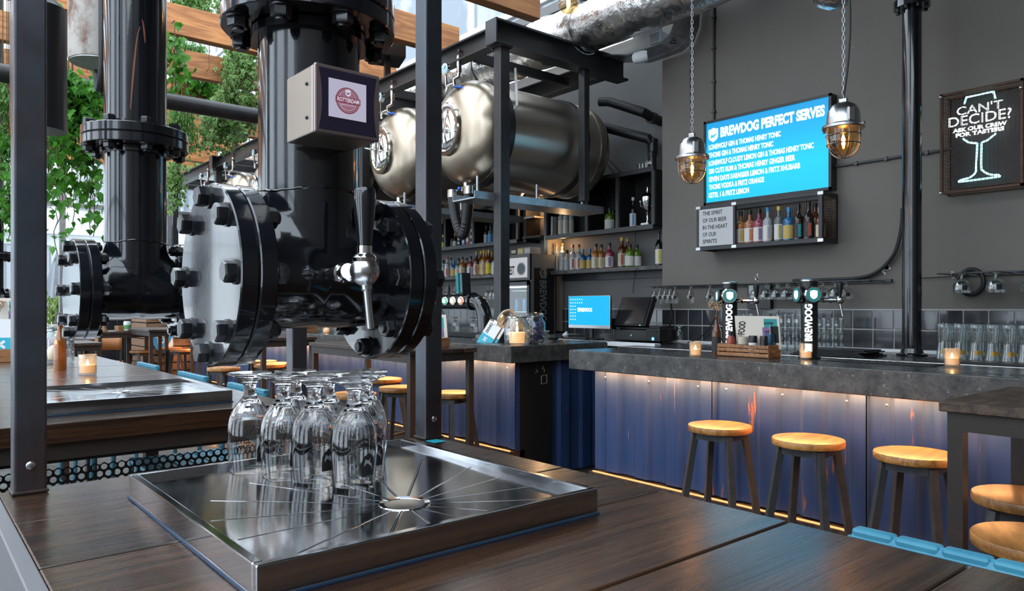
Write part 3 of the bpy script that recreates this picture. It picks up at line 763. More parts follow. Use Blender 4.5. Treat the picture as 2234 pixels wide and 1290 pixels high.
def glass_bowl():
    b = MB(); N = 48
    outer = smoothp(GP); inner = smoothp(GI[1:])
    prof = [(1e-5, .1768)]+[(r, z) for r, z in reversed(outer)]+list(reversed(inner))
    prof = [(max(r, 1e-5), z) for r, z in prof]; prof = prof[::-1]
    b.lathe(prof, N)
    # fluted shoulder
    V2 = []
    for x, y, z in b.v:
        r = sqrt(x*x+y*y)
        if .088 < z < .131 and r > .01:
            a = atan2(y, x); w = sin(pi*(z-.088)/.043); k = 1-.030*w*abs(cos(a*7)); x, y = x*k, y*k
        V2.append((x, y, z))
    b.v = V2
    me = b.mesh('bowl', M['glassfg'], 60); return me
GB = glass_bowl()
def glass(label, x, y, z, rz, grp):
    o = thing('stem_glass', label, 'glass', (x, y, z), rz, grp)
    inst('bowl', GB, o)
    def wrap(rad, a0):
        def f(a, c):
            zz = c; t = a0-a/rad   # upside-down print
            r = rad
            return V((cos(t)*r, sin(t)*r, zz))
        return f
    def rr(z):
        P = GP
        for (r0, z0), (r1, z1) in zip(P[:-1], P[1:]):
            if z0 <= z <= z1: return r0+(r1-r0)*(z-z0)/(z1-z0)
        return .039
    def wr(body, a0, z0, w, h):
        # text turned upside down: runs the other way round and hangs from z0
        R = .039
        def f(a, c):
            zz = z0-c; ang = a0+(-a)/R*-1
            r = rr(zz)+.0004; return V((cos(a0-(a)/R)*r, sin(a0-(a)/R)*r, zz))
        text(body, (0, 0, 0), (1, 0, 0), (0, 1, 0), w, h, M['ink'], o, .02, wrap=f)
    A = 0.0
    for i, (s, w) in enumerate((('LIVE', .021), ('FAST', .024), ('DRINK', .031), ('SLOW', .026))):
        wr(s, pi*.90+w/2/.039, .0385+i*.0143, w*1.12, .0108)
    wr('BREWDOG', .033/2/.039, .072, .033, .0085)
    sh = [(-.5, .40), (0, .5), (.5, .40), (.5, -.15), (.38, -.32), (0, -.5), (-.38, -.32), (-.5, -.15)]
    N = 6
    # shield as a wrapped patch
    b = MB(); P = []
    for i in range(9):
        t = i/8
        for j in range(7):
            u = -1+j/3; hw = (.5 if t > .35 else .5*sqrt(max(0, t/.35))*1.0)
            yy = t; a = u*hw*.026/.039; z = .020+.038*(1-yy)
            r = rr(z)+.0004; P.append((cos(a)*r, sin(a)*r, z))
    b.grid(P, 9, 7); b.build('shield', M['ink'], o)
    em = [(-.34, .42), (-.12, .56), (.02, .50), (.22, .40), (.34, .24), (.26, .50), (.10, .60), (.14, .78), (-.02, .66), (-.24, .74), (-.30, .60)]
    P = []
    for u, yy in em:
        a = u*.026/.039*1.0; z = .020+.038*yy; r = rr(z)+.0009; P.append((cos(a)*r, sin(a)*r, z))
    MB().add(P, [tuple(range(len(P)))]).build('shield_emblem', M['ghost'], o)
    return o
ZT = TZ+.001+.0303
view = lambda x, y: atan2(-y, -x)
def tp_(px, z): q = ray(px, 700)*z; return q.x, q.y
fr = [tp_(545, 1.355), tp_(617, 1.315), tp_(686, 1.277), tp_(772, 1.242)]
lab = ['at the outer end of the front row', 'second in the front row, between two others', 'third in the front row with its black shield facing out', 'at the drain end of the front row']
for (x, y), l in zip(fr, lab):
    glass('upside-down stemmed beer glass '+l, x, y, ZT, view(x, y)+radians(38), 'upturned beer glasses on the tray')
bk = [tp_(645, 1.40), tp_(717, 1.36), tp_(795, 1.32), tp_(800, 1.405)]
lab = ['in the back row behind the second one', 'in the back row behind the third one', 'in the back row nearest the drain', 'farthest back, half hidden by the others']
for (x, y), l in zip(bk, lab):
    glass('upside-down stemmed beer glass '+l, x, y, ZT, view(x, y)+radians(38), 'upturned beer glasses on the tray')
# ------------------------------------------------------------------ steel gantry over the counter and the tanks
gx, gz0, gz1 = 4.02, 3.67, 3.88
gy = [4.95, 7.41, 9.87, 12.33, 14.79]
ga = thing('tank_gantry', 'black steel I-beam frame standing on the counter and carrying the tanks', 'frame', (0, 0, 0))
for k, y in enumerate(gy):
    MB().box(gx-.05, gx+.05, y-.05, y+.05, BZ+.0015, gz0).build('post', M['blackmetal'], ga, smooth=0, bev=.004)
    MB().box(gx-.07, gx+.07, y-.07, y+.07, gz0-.014, gz0).build('cap_plate', M['blackmetal'], ga, smooth=0)
    MB().box(gx-.08, gx+.08, y-.08, y+.08, BZ+.0015, BZ+.012).build('foot_plate', M['blackmetal'], ga, smooth=0)
    b = MB(); x0, x1_ = gx-.11, (5.59 if k == 0 else 6.09)
    b.box(x0, x1_, y-.075, y+.075, gz0, gz0+.018).box(x0, x1_, y-.075, y+.075, gz1-.018, gz1).box(x0, x1_, y-.008, y+.008, gz0+.018, gz1-.018).box(x0-.012, x0, y-.075, y+.075, gz0, gz1)
    b.build('cross_beam', M['blackmetal'], ga, smooth=0)
    MB().box(5.0, 5.07, y-.04, y+.04, 2.42, gz0).build('hanger_post', M['blackmetal'], ga, smooth=0, bev=.003)
    for sx in (-.055, .055):
        for sy in (-.055, .055): MB().cyl((gx+sx, y+sy, gz0-.028), (gx+sx, y+sy, gz0-.012), .012, n=6).build('bolt', M['bolt'], ga)
for a, c in zip(gy[:-1], gy[1:]):
    for x in (gx, 5.4):
        b = MB(); b.box(x-.06, x+.06, a+.08, c-.08, gz0+.02, gz0+.036).box(x-.06, x+.06, a+.08, c-.08, gz1-.036, gz1-.02).box(x-.007, x+.007, a+.08, c-.08, gz0+.036, gz1-.036)
        b.build('long_beam', M['blackmetal'], ga, smooth=0)
    for y in (a+.5, c-.5): MB().bar((gx+.08, y, gz0+.06), (5.3, y, gz0+.06), .05, .08).build('brace', M['blackmetal'], ga, smooth=0)

# ------------------------------------------------------------------ horizontal beer tanks
TR = .485
M['dial'] = mat('gauge_face', (.35, .55, .58), .3)
def tank():
    o = thing('beer_tank', 'horizontal polished steel beer tank with round front hatch', 'tank', (4.1, 5.55, 3.04), 0, 'row of steel tanks on the gantry')
    dm = [(.0, -.235), (.10, -.232), (.2, -.218), (.3, -.188), (.38, -.145), (.435, -.095), (.468, -.045), (TR, 0), (TR, .06)]
    dm = smoothp(dm, 3); dm = [(max(r, 1e-5), z) for r, z in dm]
    MB().lathe(dm, 64, ax=(1, 0, 0)).build('front_dome', M['dome'], o, smooth=60)
    MB().lathe([(TR, .06), (TR, 1.32)], 64, ax=(1, 0, 0)).build('shell', M['tank'], o, smooth=60)
    MB().lathe([(max(r, 1e-5), 1.32+.06-z) for r, z in reversed(dm)], 64, ax=(1, 0, 0)).build('rear_dome', M['dome'], o, smooth=60)
    for x in (.055, 1.30): MB().ring((x, 0, 0), (1, 0, 0), TR-.002, TR+.003, .012, 64).build('seam', M['tank'], o)
    MB().ring((1.06, 0, 0), (1, 0, 0), TR+.001, TR+.012, .07, 64).build('strap', M['blackmetal'], o)
    MB().ring((.10, 0, 0), (1, 0, 0), TR+.001, TR+.012, .07, 64).build('strap', M['blackmetal'], o)
    # hatch
    h = MB(); h.lathe([(.175, -.25), (.19, -.262), (.215, -.262), (.225, -.25), (.225, -.19)], 48, ax=(1, 0, 0))
    h.v = [(x, y*.88, z*1.08) for x, y, z in h.v]; hr = h.build('hatch_ring', M['stain'], o)
    l = MB().lathe([(.0001, -.285), (.08, -.278), (.15, -.258), (.176, -.236)], 40, ax=(1, 0, 0)); l.v = [(x, y*.88, z*1.08) for x, y, z in l.v]
    l.build('hatch_lid', M['chrome'], hr, smooth=60)
    MB().bar((-.30, .0, -.18), (-.30, 0, .18), .022, .016, up=(1, 0, 0)).build('hatch_bar', M['stain'], hr, smooth=0, bev=.004)
    MB().cyl((-.30, 0, 0), (-.40, 0, 0), .010).build('spindle', M['stain'], hr)
    MB().tube([(-.39, -.07, -.02), (-.395, 0, 0), (-.39, .07, .02)], .008, 8).build('hatch_handle', M['stain'], hr)
    # gauge and relief valve on the crown
    v = MB().tube([(-.12, 0, .40), (-.16, 0, .42), (-.165, 0, .47), (-.12, -.01, .50), (-.11, -.01, .56)], .017, 10)
    v.tube([(-.15, 0, .44), (-.19, .07, .42), (-.19, .08, .36)], .014, 8); v.tube([(-.19, .08, .40), (-.20, .08, .55)], .010, 8)
    fv = v.build('fitting', M['stain'], o)
    MB().cyl((-.11, -.01, .55), (-.11, -.01, .70), .024, n=14).build('relief_valve', M['stain'], fv)
    MB().lathe([(.008, .70), (.008, .73), (.016, .735), (.016, .76), (.001, .765)], 12, (-.11, -.01, 0)).build('valve_knob', mat('knob_maroon', (.10, .03, .03), .4), fv)
    MB().cyl((-.215, .08, .58), (-.18, .08, .58), .052, n=28).build('gauge', M['stain'], fv)
    MB().cyl((-.2165, .08, .58), (-.215, .08, .58), .044, n=28).build('gauge_dial', M['dial'], fv)
    MB().bar((-.218, .08, .58), (-.218, .055, .60), .004, .002).build('gauge_needle', M['ink'], fv, smooth=0)
    MB().cyl((-.17, -.02, .40), (-.12, -.10, .385), .012, n=10).build('valve_lever', mat('valve_blue', (.02, .10, .45), .35), fv)
    MB().tube([(-.12, -.10, .385), (.02, -.2, .385), (.06, -.40, .33)], .010, 8).build('hose', mat('clear_hose', (.5, .5, .48), .3), fv)
    # outlet below
    w = MB().cyl((-.02, 0, -.42), (-.02, 0, -.56), .03, n=16); w.cyl((-.02, -.06, -.53), (-.02, .06, -.53), .026, n=14); w.cyl((-.07, 0, -.53), (.05, 0, -.53), .02, n=12)
    ov = w.build('outlet_valve', M['stain'], o)
    MB().sphere((-.10, .0, -.53), .02, 10, 8).build('outlet_knob', mat('valve_blue_2', (.02, .12, .5), .3), ov)
    return o
tk = tank()
tl_ = ['nearest the wall screen, in front of the gantry post', 'second along the gantry, half hidden by the box post', 'third along the gantry, behind the pipe', 'fourth along the gantry, behind the pipe', 'fifth along the gantry, seen above the bolted flange', 'sixth along the gantry, seen over the flange rim', 'farthest along the gantry']
tk['label'] = 'horizontal steel beer tank '+tl_[0]
for k in range(1, 7): dup(tk, (4.1, 5.55+1.2*k, 3.04), 0, 'horizontal steel beer tank '+tl_[k])
# drip shelf under the tanks
sh = thing('cable_tray', 'flat grey steel tray under the nearest tank', 'tray')
MB().box(3.75, 5.35, 4.99, 5.30, 2.335, 2.345).build('base', M['galv'], sh, smooth=0)
for y in (4.985, 5.30): MB().box(3.75, 5.35, y, y+.006, 2.335, 2.40).build('flange', M['galv'], sh, smooth=0)
for x in (3.9, 4.6, 5.2): MB().cyl((x, 5.14, 2.345), (x, 5.14, 2.56), .012, n=8).build('hanger', M['galv'], sh)
sh = thing('cable_tray', 'dark steel tray under the second tank beside the box post', 'tray')
MB().box(3.75, 5.35, 6.2, 6.5, 2.36, 2.37).build('base', M['blackmetal'], sh, smooth=0)
for y in (6.195, 6.50): MB().box(3.75, 5.35, y, y+.006, 2.36, 2.42).build('flange', M['galv'], sh, smooth=0)
for x in (3.9, 4.6, 5.2): MB().cyl((x, 6.35, 2.37), (x, 6.35, 2.56), .012, n=8).build('hanger', M['galv'], sh)
# corrugated hose loop
pts = []
for k in range(41):
    a = pi*k/40; pts.append(V((4.0+.02*sin(a), 5.66-.26*(k/40), 2.44-.36*sin(a)**.8)))
hl = thing('hose', 'black ribbed hose hanging in a loop under the nearest tank', 'hose')
MB().tube(pts, [.046+.004*(i % 2) for i in range(41)], 14).build('ribbed_hose', M['rubber'], hl, smooth=20)
for p in (pts[0], pts[-1]): MB().cyl(p, p+V((0, 0, .07)), .05, n=16).build('hose_clip', M['stain'], hl)
hp = MB().tube([at_z(1125, 150, 3.55)+V((0, 0, 0)), at_x(1127, 200, 4.15), at_x(1128, 230, 4.15), at_x(1122, 238, 4.15)], .012, 8).build('hose', M['paperw'])
tag(hp, 'thin white hose hanging behind the front gantry post', 'hose')
# insulated pipes at the alcove wall
ip = thing('insulated_pipe', 'upper black insulated pipe bending into the alcove wall', 'pipe')
p = [at_x(1308, 222, 5.74), at_x(1330, 222, 5.78), at_x(1405, 246, 5.85), at_x(1425, 258, 6.0), V((6.1, at_x(1430, 262, 6.0).y, at_x(1430, 262, 6.0).z))]
MB().tube(p, .05, 14).build('pipe_lagging', M['rubber'], ip); MB().cyl(p[3]-V((.05, 0, 0)), p[3]+V((.02, 0, 0)), .06).build('elbow', M['plastic'], ip)
ip = thing('insulated_pipe', 'lower black insulated pipe ending above the siphon bottle', 'pipe')
p = [at_x(1300, 280, 5.74), at_x(1318, 278, 5.78), at_x(1415, 303, 5.9), at_x(1424, 315, 5.95)]
MB().tube(p, .05, 14).build('pipe_lagging', M['rubber'], ip); MB().cyl(p[3]-V((0, 0, .12)), p[3]+V((0, 0, .05)), .055).build('elbow', M['plastic'], ip)
for i, c in enumerate((((1302, 290), (1312, 340), (1340, 380)), ((1312, 285), (1325, 345), (1356, 378)))):
    o = MB().tube([at_x(a, q, 6.0) for a, q in c], .006, 6).build('cable', M['black']); tag(o, ['thin black cable drooping on the alcove wall, nearer the tank', 'thin black cable drooping on the alcove wall, nearer the siphon'][i], 'cable')

# ------------------------------------------------------------------ foil duct, trays and small services
du = thing('foil_duct', 'crumpled silver foil duct running up over the gantry', 'duct')
N = 90; b = MB(); pts = [V((5.0+.015*sin(k*.7), 3.2+13*k/N, 4.06)) for k in range(N+1)]
b.tube(pts, [.235+random.uniform(-.012, .012) for _ in pts], 26); b.build('duct', M['foil'], du, smooth=50)
for y in (4.9, 6.4, 8.9): MB().ring((5.0, y, 4.06), (0, 1, 0), .238, .252, .05, 32).build('duct_clamp', M['foil'], du)
b = MB()
g = thing('duct_grille', 'black slotted vent set in the foil duct', 'grille')
c0 = V((4.79, 5.75, 4.10))
MB().box(4.765, 4.79, 5.5, 6.3, 4.02, 4.14).build('vent_frame', M['black'], g, smooth=0)
for k in range(22): MB().box(4.755, 4.766, 5.52+k*.035, 5.535+k*.035, 4.03, 4.13).build('slat', M['galv'], g, smooth=0)
ct = thing('cable_tray', 'galvanised cable tray with an upward bend beside the wall edge', 'tray')
pr = [at_x(1335, 128, 5.42), at_x(1395, 128, 5.42), at_x(1462, 104, 5.42), at_x(1488, 82, 5.42), at_x(1500, 50, 5.42), at_x(1503, 8, 5.42), at_x(1503, -40, 5.42)]
for dx in (-.12, .12):
    for p, q in zip(pr[:-1], pr[1:]): MB().bar(p+V((dx, 0, 0)), q+V((dx, 0, 0)), .012, .09, up=(1, 0, 0)).build('side_rail', M['galv'], ct, smooth=0)
for p, q in zip(pr[:-1], pr[1:]): MB().bar(p, q, .006, .23, up=(1, 0, 0)).build('tray_bed', M['galv'], ct, smooth=0)
MB().box(-.05, .05, -.06, .06, -.05, .05).build('junction_box', M['galv'], ct, smooth=0, bev=.004, loc=at_x(1436, 85, 5.3))
for i in range(3): MB().tube([at_x(1440, 82+i*6, 5.36), at_x(1456, 78+i*8, 5.36), at_x(1475, 84+i*5, 5.36)], .006, 6).build('wire', M['black'], ct)
o = MB().lathe([(.03, 0), (.05, .02), (.055, .10), (.045, .14), (.03, .14)], 20, ax=(.6, -1, .1)).build('camera_lamp', M['white'], loc=at_x(1380, 128, 5.2)); tag(o, 'small white tubular lamp on the end of the cable tray', 'lamp')
o = thing('batten_fill_light', 'white batten light fixed under the soffit behind the gantry', 'light')
p, q = at_x(1375, 76, 6.0), at_x(1130, 170, 6.0); q = V((6.0, 9.0, p.z))
MB().box(5.96, 6.04, p.y, q.y, p.z-.03, p.z+.03).build('batten', emis('added_batten_glow', (.9, .95, 1.0), 2.2), o, smooth=0)  # batten itself is unlit; emission added to brighten the soffit
for y in (p.y+.4, (p.y+q.y)/2, q.y-.4): MB().cyl((6.0, y, p.z+.03), (6.0, y, 4.552), .006, n=6).build('hanger', M['galv'], o)
# speakers / heaters on the gantry
def speaker(label, x, y, z):
    o = thing('spotlight', label, 'speaker', (x, y, z), -.25)
    MB().prism([(-.17, -.13, -.10), (-.17, .13, -.14), (-.17, .13, .14), (-.17, -.13, .17)], (.34, 0, 0)).build('cabinet', M['plastic'], o, smooth=0, bev=.008)
    MB().box(-.03, .03, -.03, .03, -.30, -.1).build('bracket', M['blackmetal'], o, smooth=0)
    return o
speaker('black wedge speaker on the gantry beside the nearest pipe', gx, 6.9, gz1+.29)
speaker('black wedge speaker on the gantry among the hanging ivy', gx, 11.5, gz1+.29)
# big black tube under the roof beams
o = MB().cyl((-5, 7.2, 3.30), (3.2, 7.2, 3.30), .075, n=24).build('black_tube', M['blackmetal']); tag(o, 'long black tube hanging below the roof beams among ivy', 'tube')
# hanging cylinder lamp with strap
hc = thing('hanging_cylinder', 'rusty pale steel cylinder hanging beside the second pipe', 'cylinder', (0.86, 4.60, 2.76))
M['oldpaint'] = mat('rusted_cream_paint', (.42, .38, .34), .5, var=((.16, .07, .035), (7, 7, 5), .45, .62))
MB().lathe([(.155, 0), (.158, .01), (.158, 1.5)], 40).build('drum', M['oldpaint'], hc)
MB().cyl((0, 0, -.006), (0, 0, .004), .15, n=40).build('bottom_plate', M['galv'], hc)
b = MB()
for k in range(25):
    a = pi*k/24; 
pts = [(-.02, -.17, 1.2), (-.02, -.168, -.05)]+[(-.02+.0*k, -.168+.02*sin(pi*k/12)+.10*(1-cos(pi*k/12))/2*1.2, -.05-.13*sin(pi*k/12)) for k in range(1, 13)]
P = []
for p in pts: P += [(p[0]-.022, p[1], p[2]), (p[0]+.022, p[1], p[2])]
b.grid(P, len(pts), 2); o = b.build('strap', M['blackmetal'], hc, smooth=40); s = o.modifiers.new('t', 'SOLIDIFY'); s.thickness = .004
o = MB().lathe([(.11, 0), (.11, .55), (.06, .6)], 28).build('lamp_can', M['plastic'], loc=at_y(85, 285, 3.9)); tag(o, 'black cylindrical can lamp hanging behind the bluish box post', 'lamp')

# ------------------------------------------------------------------ column, conduits, cables on the bar wall
cp = thing('black_column', 'glossy black round column rising from the counter to the ceiling', 'column', (5.2, 2.05, 1.08))
MB().cyl((0, 0, 0), (0, 0, 3.6), .059, n=40).build('shaft', M['paint'], cp)
MB().lathe([(.095, 0), (.095, .012), (.07, .02), (.062, .05)], 32).build('base_plate', M['paint'], cp)
zt = at_x(1988, 12, 5.2).z-1.08
MB().cyl((0, 0, zt-.02), (0, 0, zt+.03), .11, n=40).build('flange', M['paint'], cp)
for k in range(8): MB().cyl((cos(k*pi/4)*.09, sin(k*pi/4)*.09, zt-.04), (cos(k*pi/4)*.09, sin(k*pi/4)*.09, zt-.018), .013, n=6).build('bolt', M['bolt'], cp)
M['conduit'] = mat('grey_conduit', (.06, .06, .062), .4)
cd = thing('conduit', 'thin grey conduit running down to the top of the blue screen', 'conduit')
y0 = at_x(1557, 100, 5.585).y
MB().cyl((5.585, y0, 3.05), (5.585, y0, 4.75), .010, n=10).build('tube', M['conduit'], cd)
for z in (3.15, 3.42, 3.72, 4.0): MB().box(5.57, 5.6, y0-.018, y0+.018, z-.008, z+.008).build('clip', M['conduit'], cd, smooth=0)
cd = thing('conduit', 'thin grey conduit running level between the blue screen and the neon sign', 'conduit')
MB().cyl((5.585, 2.76, 2.50), (5.585, 1.85, 2.50), .011, n=10).build('tube', M['conduit'], cd)
for y in (2.6, 2.38, 2.1): MB().box(5.57, 5.6, y-.01, y+.01, 2.485, 2.515).build('clip', M['conduit'], cd, smooth=0)
def cable(label, pxs, x, r=.008):
    pts = smooth3([at_x(a, c, x) for a, c in pxs]); return tag(MB().tube(pts, r, 8).build('cable', M['black']), label, 'cable')
def smooth3(p, n=6):
    out = []
    for i in range(len(p)-1):
        a = p[max(0, i-1)]; b_ = p[i]; c = p[i+1]; d = p[min(len(p)-1, i+2)]
        for k in range(n):
            t = k/n; out.append((2*b_+(c-a)*t+(2*a-5*b_+4*c-d)*t*t+(3*b_-a-3*c+d)*t**3)*.5)
    return out+[p[-1]]
cable('black cable drooping from the column base of the wall to the glass rail', [(1969, 455), (1966, 500), (1950, 555), (1915, 592), (1870, 607), (1790, 611), (1730, 613)], 5.55, .014)
cable('thinner black cable drooping inside the loop of the thick one', [(1963, 520), (1945, 560), (1905, 596), (1850, 609)], 5.57, .008)
cable('black cable hanging down beside the till to the counter', [(1470, 632), (1463, 650), (1465, 690), (1457, 720), (1442, 738)], 5.5, .009)
cable('thin black cable hanging from the shelf above the till', [(1386, 470), (1385, 580), (1381, 640)], 6.05, .004)
cable('black cable trailing over the white ledge by the upturned glass', [(1560, 690), (1548, 715), (1525, 738), (1500, 748)], 5.4, .006)
cable('second black cable trailing over the white ledge by the upturned glass', [(1566, 712), (1552, 727), (1534, 742)], 5.42, .005)
o = MB().tube([V((5.56, at_x(2118, 620, 5.56).y+.075*cos(a*pi/10), 1.575+.085*sin(a*pi/10))) for a in range(20)], .016, 8, closed=True).build('cable_coil', M['black']); tag(o, 'coiled black cable hung behind the goblets near the column', 'cable')
cable('thin black wire from the column to the goblet rail', [(2008, 607), (2035, 606), (2075, 603)], 5.57, .004)

# ------------------------------------------------------------------ screen on the wall
def tvmat():
    m = emis('screen_blue', (0, .4, .8), 1.45); t = m.node_tree; L = t.links.new; b = t.nodes['Principled BSDF']
    tc = t.nodes.new('ShaderNodeTexCoord'); gr = t.nodes.new('ShaderNodeSeparateXYZ'); L(tc.outputs['Generated'], gr.inputs[0])
    rp = t.nodes.new('ShaderNodeValToRGB'); e = rp.color_ramp.elements; e[0].position = 0; e[0].color = (0, .30, .56, 1); e[1].position = 1; e[1].color = (0, .17, .38, 1)
    k = e.new(.35); k.color = (0, .33, .60, 1); L(gr.outputs['Z'], rp.inputs[0]); L(rp.outputs[0], b.inputs['Emission Color']); return m
M['tvblue'] = tvmat(); M['tvwhite'] = emis('screen_white', (.80, .95, 1.0), 1.35)
tv = thing('wall_screen', 'large bright blue menu screen on the charcoal wall', 'screen', (0, 0, 0))
Y0, Y1, Z0, Z1 = 2.758, 3.925, 2.312, 3.058
MB().box(5.52, 5.598, Y0, Y1, Z0, Z1).build('casing', M['plastic'], tv, smooth=0, bev=.004)
F = .022
xs = 5.518
MB().add([(xs, Y0+F, Z0+F), (xs, Y1-F, Z0+F), (xs, Y1-F, Z1-F), (xs, Y0+F, Z1-F)], [(0, 1, 2, 3)]).build('screen_face', M['tvblue'], tv, smooth=0)
for a, c, e, f in ((Y0, Y1, Z0, Z0+F), (Y0, Y1, Z1-F, Z1), (Y0, Y0+F, Z0, Z1), (Y1-F, Y1, Z0, Z1)): MB().box(5.508, 5.52, a, c, e, f).build('bezel', M['plastic'], tv, smooth=0)
def zl(x): return 1480+x*.29457
SH = Z1-Z0-2*F
def tvline(body, zx0, zx1, v, h, wt=.035):
    ya = at_x(zl(zx0), 400, xs).y; yb = at_x(zl(zx1), 400, xs).y
    return text(body, (xs, ya, Z0+F+v*SH), (0, -1, 0), (0, 0, 1), ya-yb, h*SH, M['tvwhite'], tv, wt, lift=.001)
tvline('BREWDOG PERFECT SERVES', 312, 1085, .805, .118, .05)
for s, e, v in (('LONEWOLF GIN & THOMAS HENRY TONIC', 758, .667), ('THOMS GIN & THOMAS HENRY TONIC', 703, .566), ('LONEWOLF CLOUDY LEMON GIN & THOMAS HENRY TONIC', 1002, .464),
                ('500 CUTS RUM & THOMAS HENRY GINGER BEER', 865, .363), ('SEVEN DAYS RABARBER LEMON & FRITZ RHUBARB', 902, .262), ('THOMS VODKA & FRITZ ORANGE', 635, .163), ('KETEL 1 & FRITZ LEMON', 523, .062)):
    tvline(s, 226, e, v, .062)
ya = at_x(zl(259), 400, xs).y
shield((xs, ya, Z0+F+.845*SH), (0, -1, 0), (0, 0, 1), .098, tv, M['tvwhite'], M['tvblue'], .001, 1.28)

# ------------------------------------------------------------------ caged bottle rack below the screen
rk = thing('bottle_rack', 'black caged wall rack with a slogan board and bottles', 'rack', (0, 0, 0))
RX, RY0, RY1, RZ0, RZ1 = 5.35, 2.75, 3.885, 1.90, 2.285
t = .028
for x in (RX, 5.572):
    for y in (RY0, RY1-t): MB().box(x, x+t, y, y+t, RZ0, RZ1).build('post', M['blackmetal'], rk, smooth=0)
    for z in (RZ0, RZ1-t): MB().box(x, x+t, RY0+t, RY1-t, z, z+t).build('rail', M['blackmetal'], rk, smooth=0)
for y in (RY0, RY1-t):
    for z in (RZ0, RZ1-t): MB().box(RX+t, 5.572, y, y+t, z, z+t).build('rail', M['blackmetal'], rk, smooth=0)
MB().box(RX+.003, 5.598, RY0+.003, RY1-.003, RZ0+t-.002, RZ0+t+.006).build('shelf_board', M['black'], rk, smooth=0)
MB().box(RX, RX+.02, 3.50, 3.52, RZ0+t, RZ1-t).build('divider', M['blackmetal'], rk, smooth=0)
b = MB()
for k in range(40): b.box(5.586, 5.59, RY0+.03+k*.02, RY0+.032+k*.02, RZ0+t, RZ1-t)
for k in range(16): b.box(5.586, 5.59, RY0+.02, RY0+.8, RZ0+.04+k*.02, RZ0+.042+k*.02)
for k in range(11): b.box(RX+.03+k*.02, RX+.032+k*.02, RY0+.008, RY0+.012, RZ0+t, RZ1-t)
for k in range(16): b.box(RX+.02, 5.58, RY0+.008, RY0+.012, RZ0+.04+k*.02, RZ0+.042+k*.02)
b.build('wire_mesh', M['rust'], rk, smooth=0)['kind'] = 'stuff'
MB().box(RX-.004, RX, RY0+t+.74, RY1-t, RZ0+t+.005, RZ1-t-.005).build('slogan_board', mat('slogan_board', (.50, .50, .50), .35), rk, smooth=0)
bt = RZ1-t-.005; bh = RZ1-RZ0-2*t-.01
ya = at_x(1534, 480, RX).y
for i, (s, e) in enumerate((('THE SPIRIT', 328), ('OF OUR BEER', 359), ('IN THE HEART', 366), ('OF OUR', 283), ('SPIRITS', 287))):
    yb = at_x(zl(e), 480, RX).y
    text(s, (RX-.0045, ya, bt-.19*bh*(i+.98)+.006), (0, -1, 0), (0, 0, 1), ya-yb, .105*bh, M['ink'], rk, .01)
for y in (RY0, 3.5, RY1-t):
    for z in (RZ0, RZ1-t): MB().box(RX-.003, RX, y-.01, y+t+.006, z+.002, z+t-.002).build('weld_plate', M['alu'], rk, smooth=0)

# ------------------------------------------------------------------ neon sign in its wire cage
M['neon'] = emis('neon_cyan', (.40, .92, 1.0), 2.0); M['neonw'] = emis('neon_white', (.9, 1.0, 1.0), 2.2)
ns = thing('neon_sign', 'glowing neon wine glass sign inside a rusty wire cage', 'sign', (0, 0, 0))
NY1, NY0, NZ0, NZ1 = 1.968, 1.485, 2.175, 2.855
nx0, nx1 = 5.45, 5.598
t = .016
for x in (nx0, nx1-t):
    for y in (NY0, NY1-t): MB().box(x, x+t, y, y+t, NZ0, NZ1).build('angle_iron', M['rust'], ns, smooth=0)
    for z in (NZ0, NZ1-t): MB().box(x, x+t, NY0, NY1, z, z+t).build('angle_iron', M['rust'], ns, smooth=0)
b = MB(); p = .0235
for x in (nx0+.006, nx1-.008):
    y = NY0+p
    while y < NY1-.01: b.box(x, x+.0022, y, y+.0022, NZ0, NZ1); y += p
    z = NZ0+p
    while z < NZ1-.01: b.box(x, x+.0022, NY0, NY1, z, z+.0022); z += p
for y in (NY0+.006, NY1-.008):
    x = nx0+p
    while x < nx1-.01: b.box(x, x+.0022, y, y+.0022, NZ0, NZ1); x += p
    z = NZ0+p
    while z < NZ1-.01: b.box(nx0, nx1, y, y+.0022, z, z+.0022); z += p
for z in (NZ0+.006, NZ1-.008):
    x = nx0+p
    while x < nx1-.01: b.box(x, x+.0022, NY0, NY1, z, z+.0022); x += p
b.build('wire_mesh', M['rust'], ns, smooth=0)['kind'] = 'stuff'
MB().box(5.55, 5.56, NY0+.04, NY1-.04, NZ0+.04, NZ1-.04).build('backing', M['black'], ns, smooth=0)
NX = 5.50
def nz(zx, zy):   # zoomed sign pixel -> sign plane
    q = at_x(1980+zx*.24805, 140+zy*.24806, NX); return V((NX, q.y, q.z))
for c in ([(500, 352), (515, 300), (530, 290), (745, 243), (757, 252), (772, 302)], [(488, 655), (530, 685), (575, 694), (608, 697), (612, 720), (603, 900), (598, 950), (555, 993), (470, 1020), (460, 1028), (472, 1034), (790, 992), (800, 984), (795, 974), (720, 970), (665, 940), (648, 905), (650, 720), (655, 690), (700, 670), (750, 632), (778, 608)]):
    MB().tube(smooth3([nz(*a) for a in c], 4), .0062, 8).build('neon_tube', M['neon'], ns)
def nline(body, a, c, hpx, m, outline=0, wt=.0):
    p, q = nz(*a), nz(*c); h = (nz(a[0], a[1]-hpx)-p).z
    d = q-p; q = V((NX, q.y, p.z+(d.z)))
    return text(body, p, (0, q.y-p.y, q.z-p.z), (0, 0, 1), (q-p).length, h, m, ns, wt, name='neon_lettering', outline=outline)
nline("CAN'T", (432, 455), (838, 385), 74, M['neonw'], outline=.024, wt=.02)
nline('DECIDE?', (362, 560), (915, 468), 84, M['neonw'], outline=.024, wt=.02)
nline('ASK OUR CREW', (398, 606), (876, 530), 33, M['neonw'], wt=.05)
nline('FOR TASTERS', (424, 646), (850, 578), 33, M['neonw'], wt=.05)
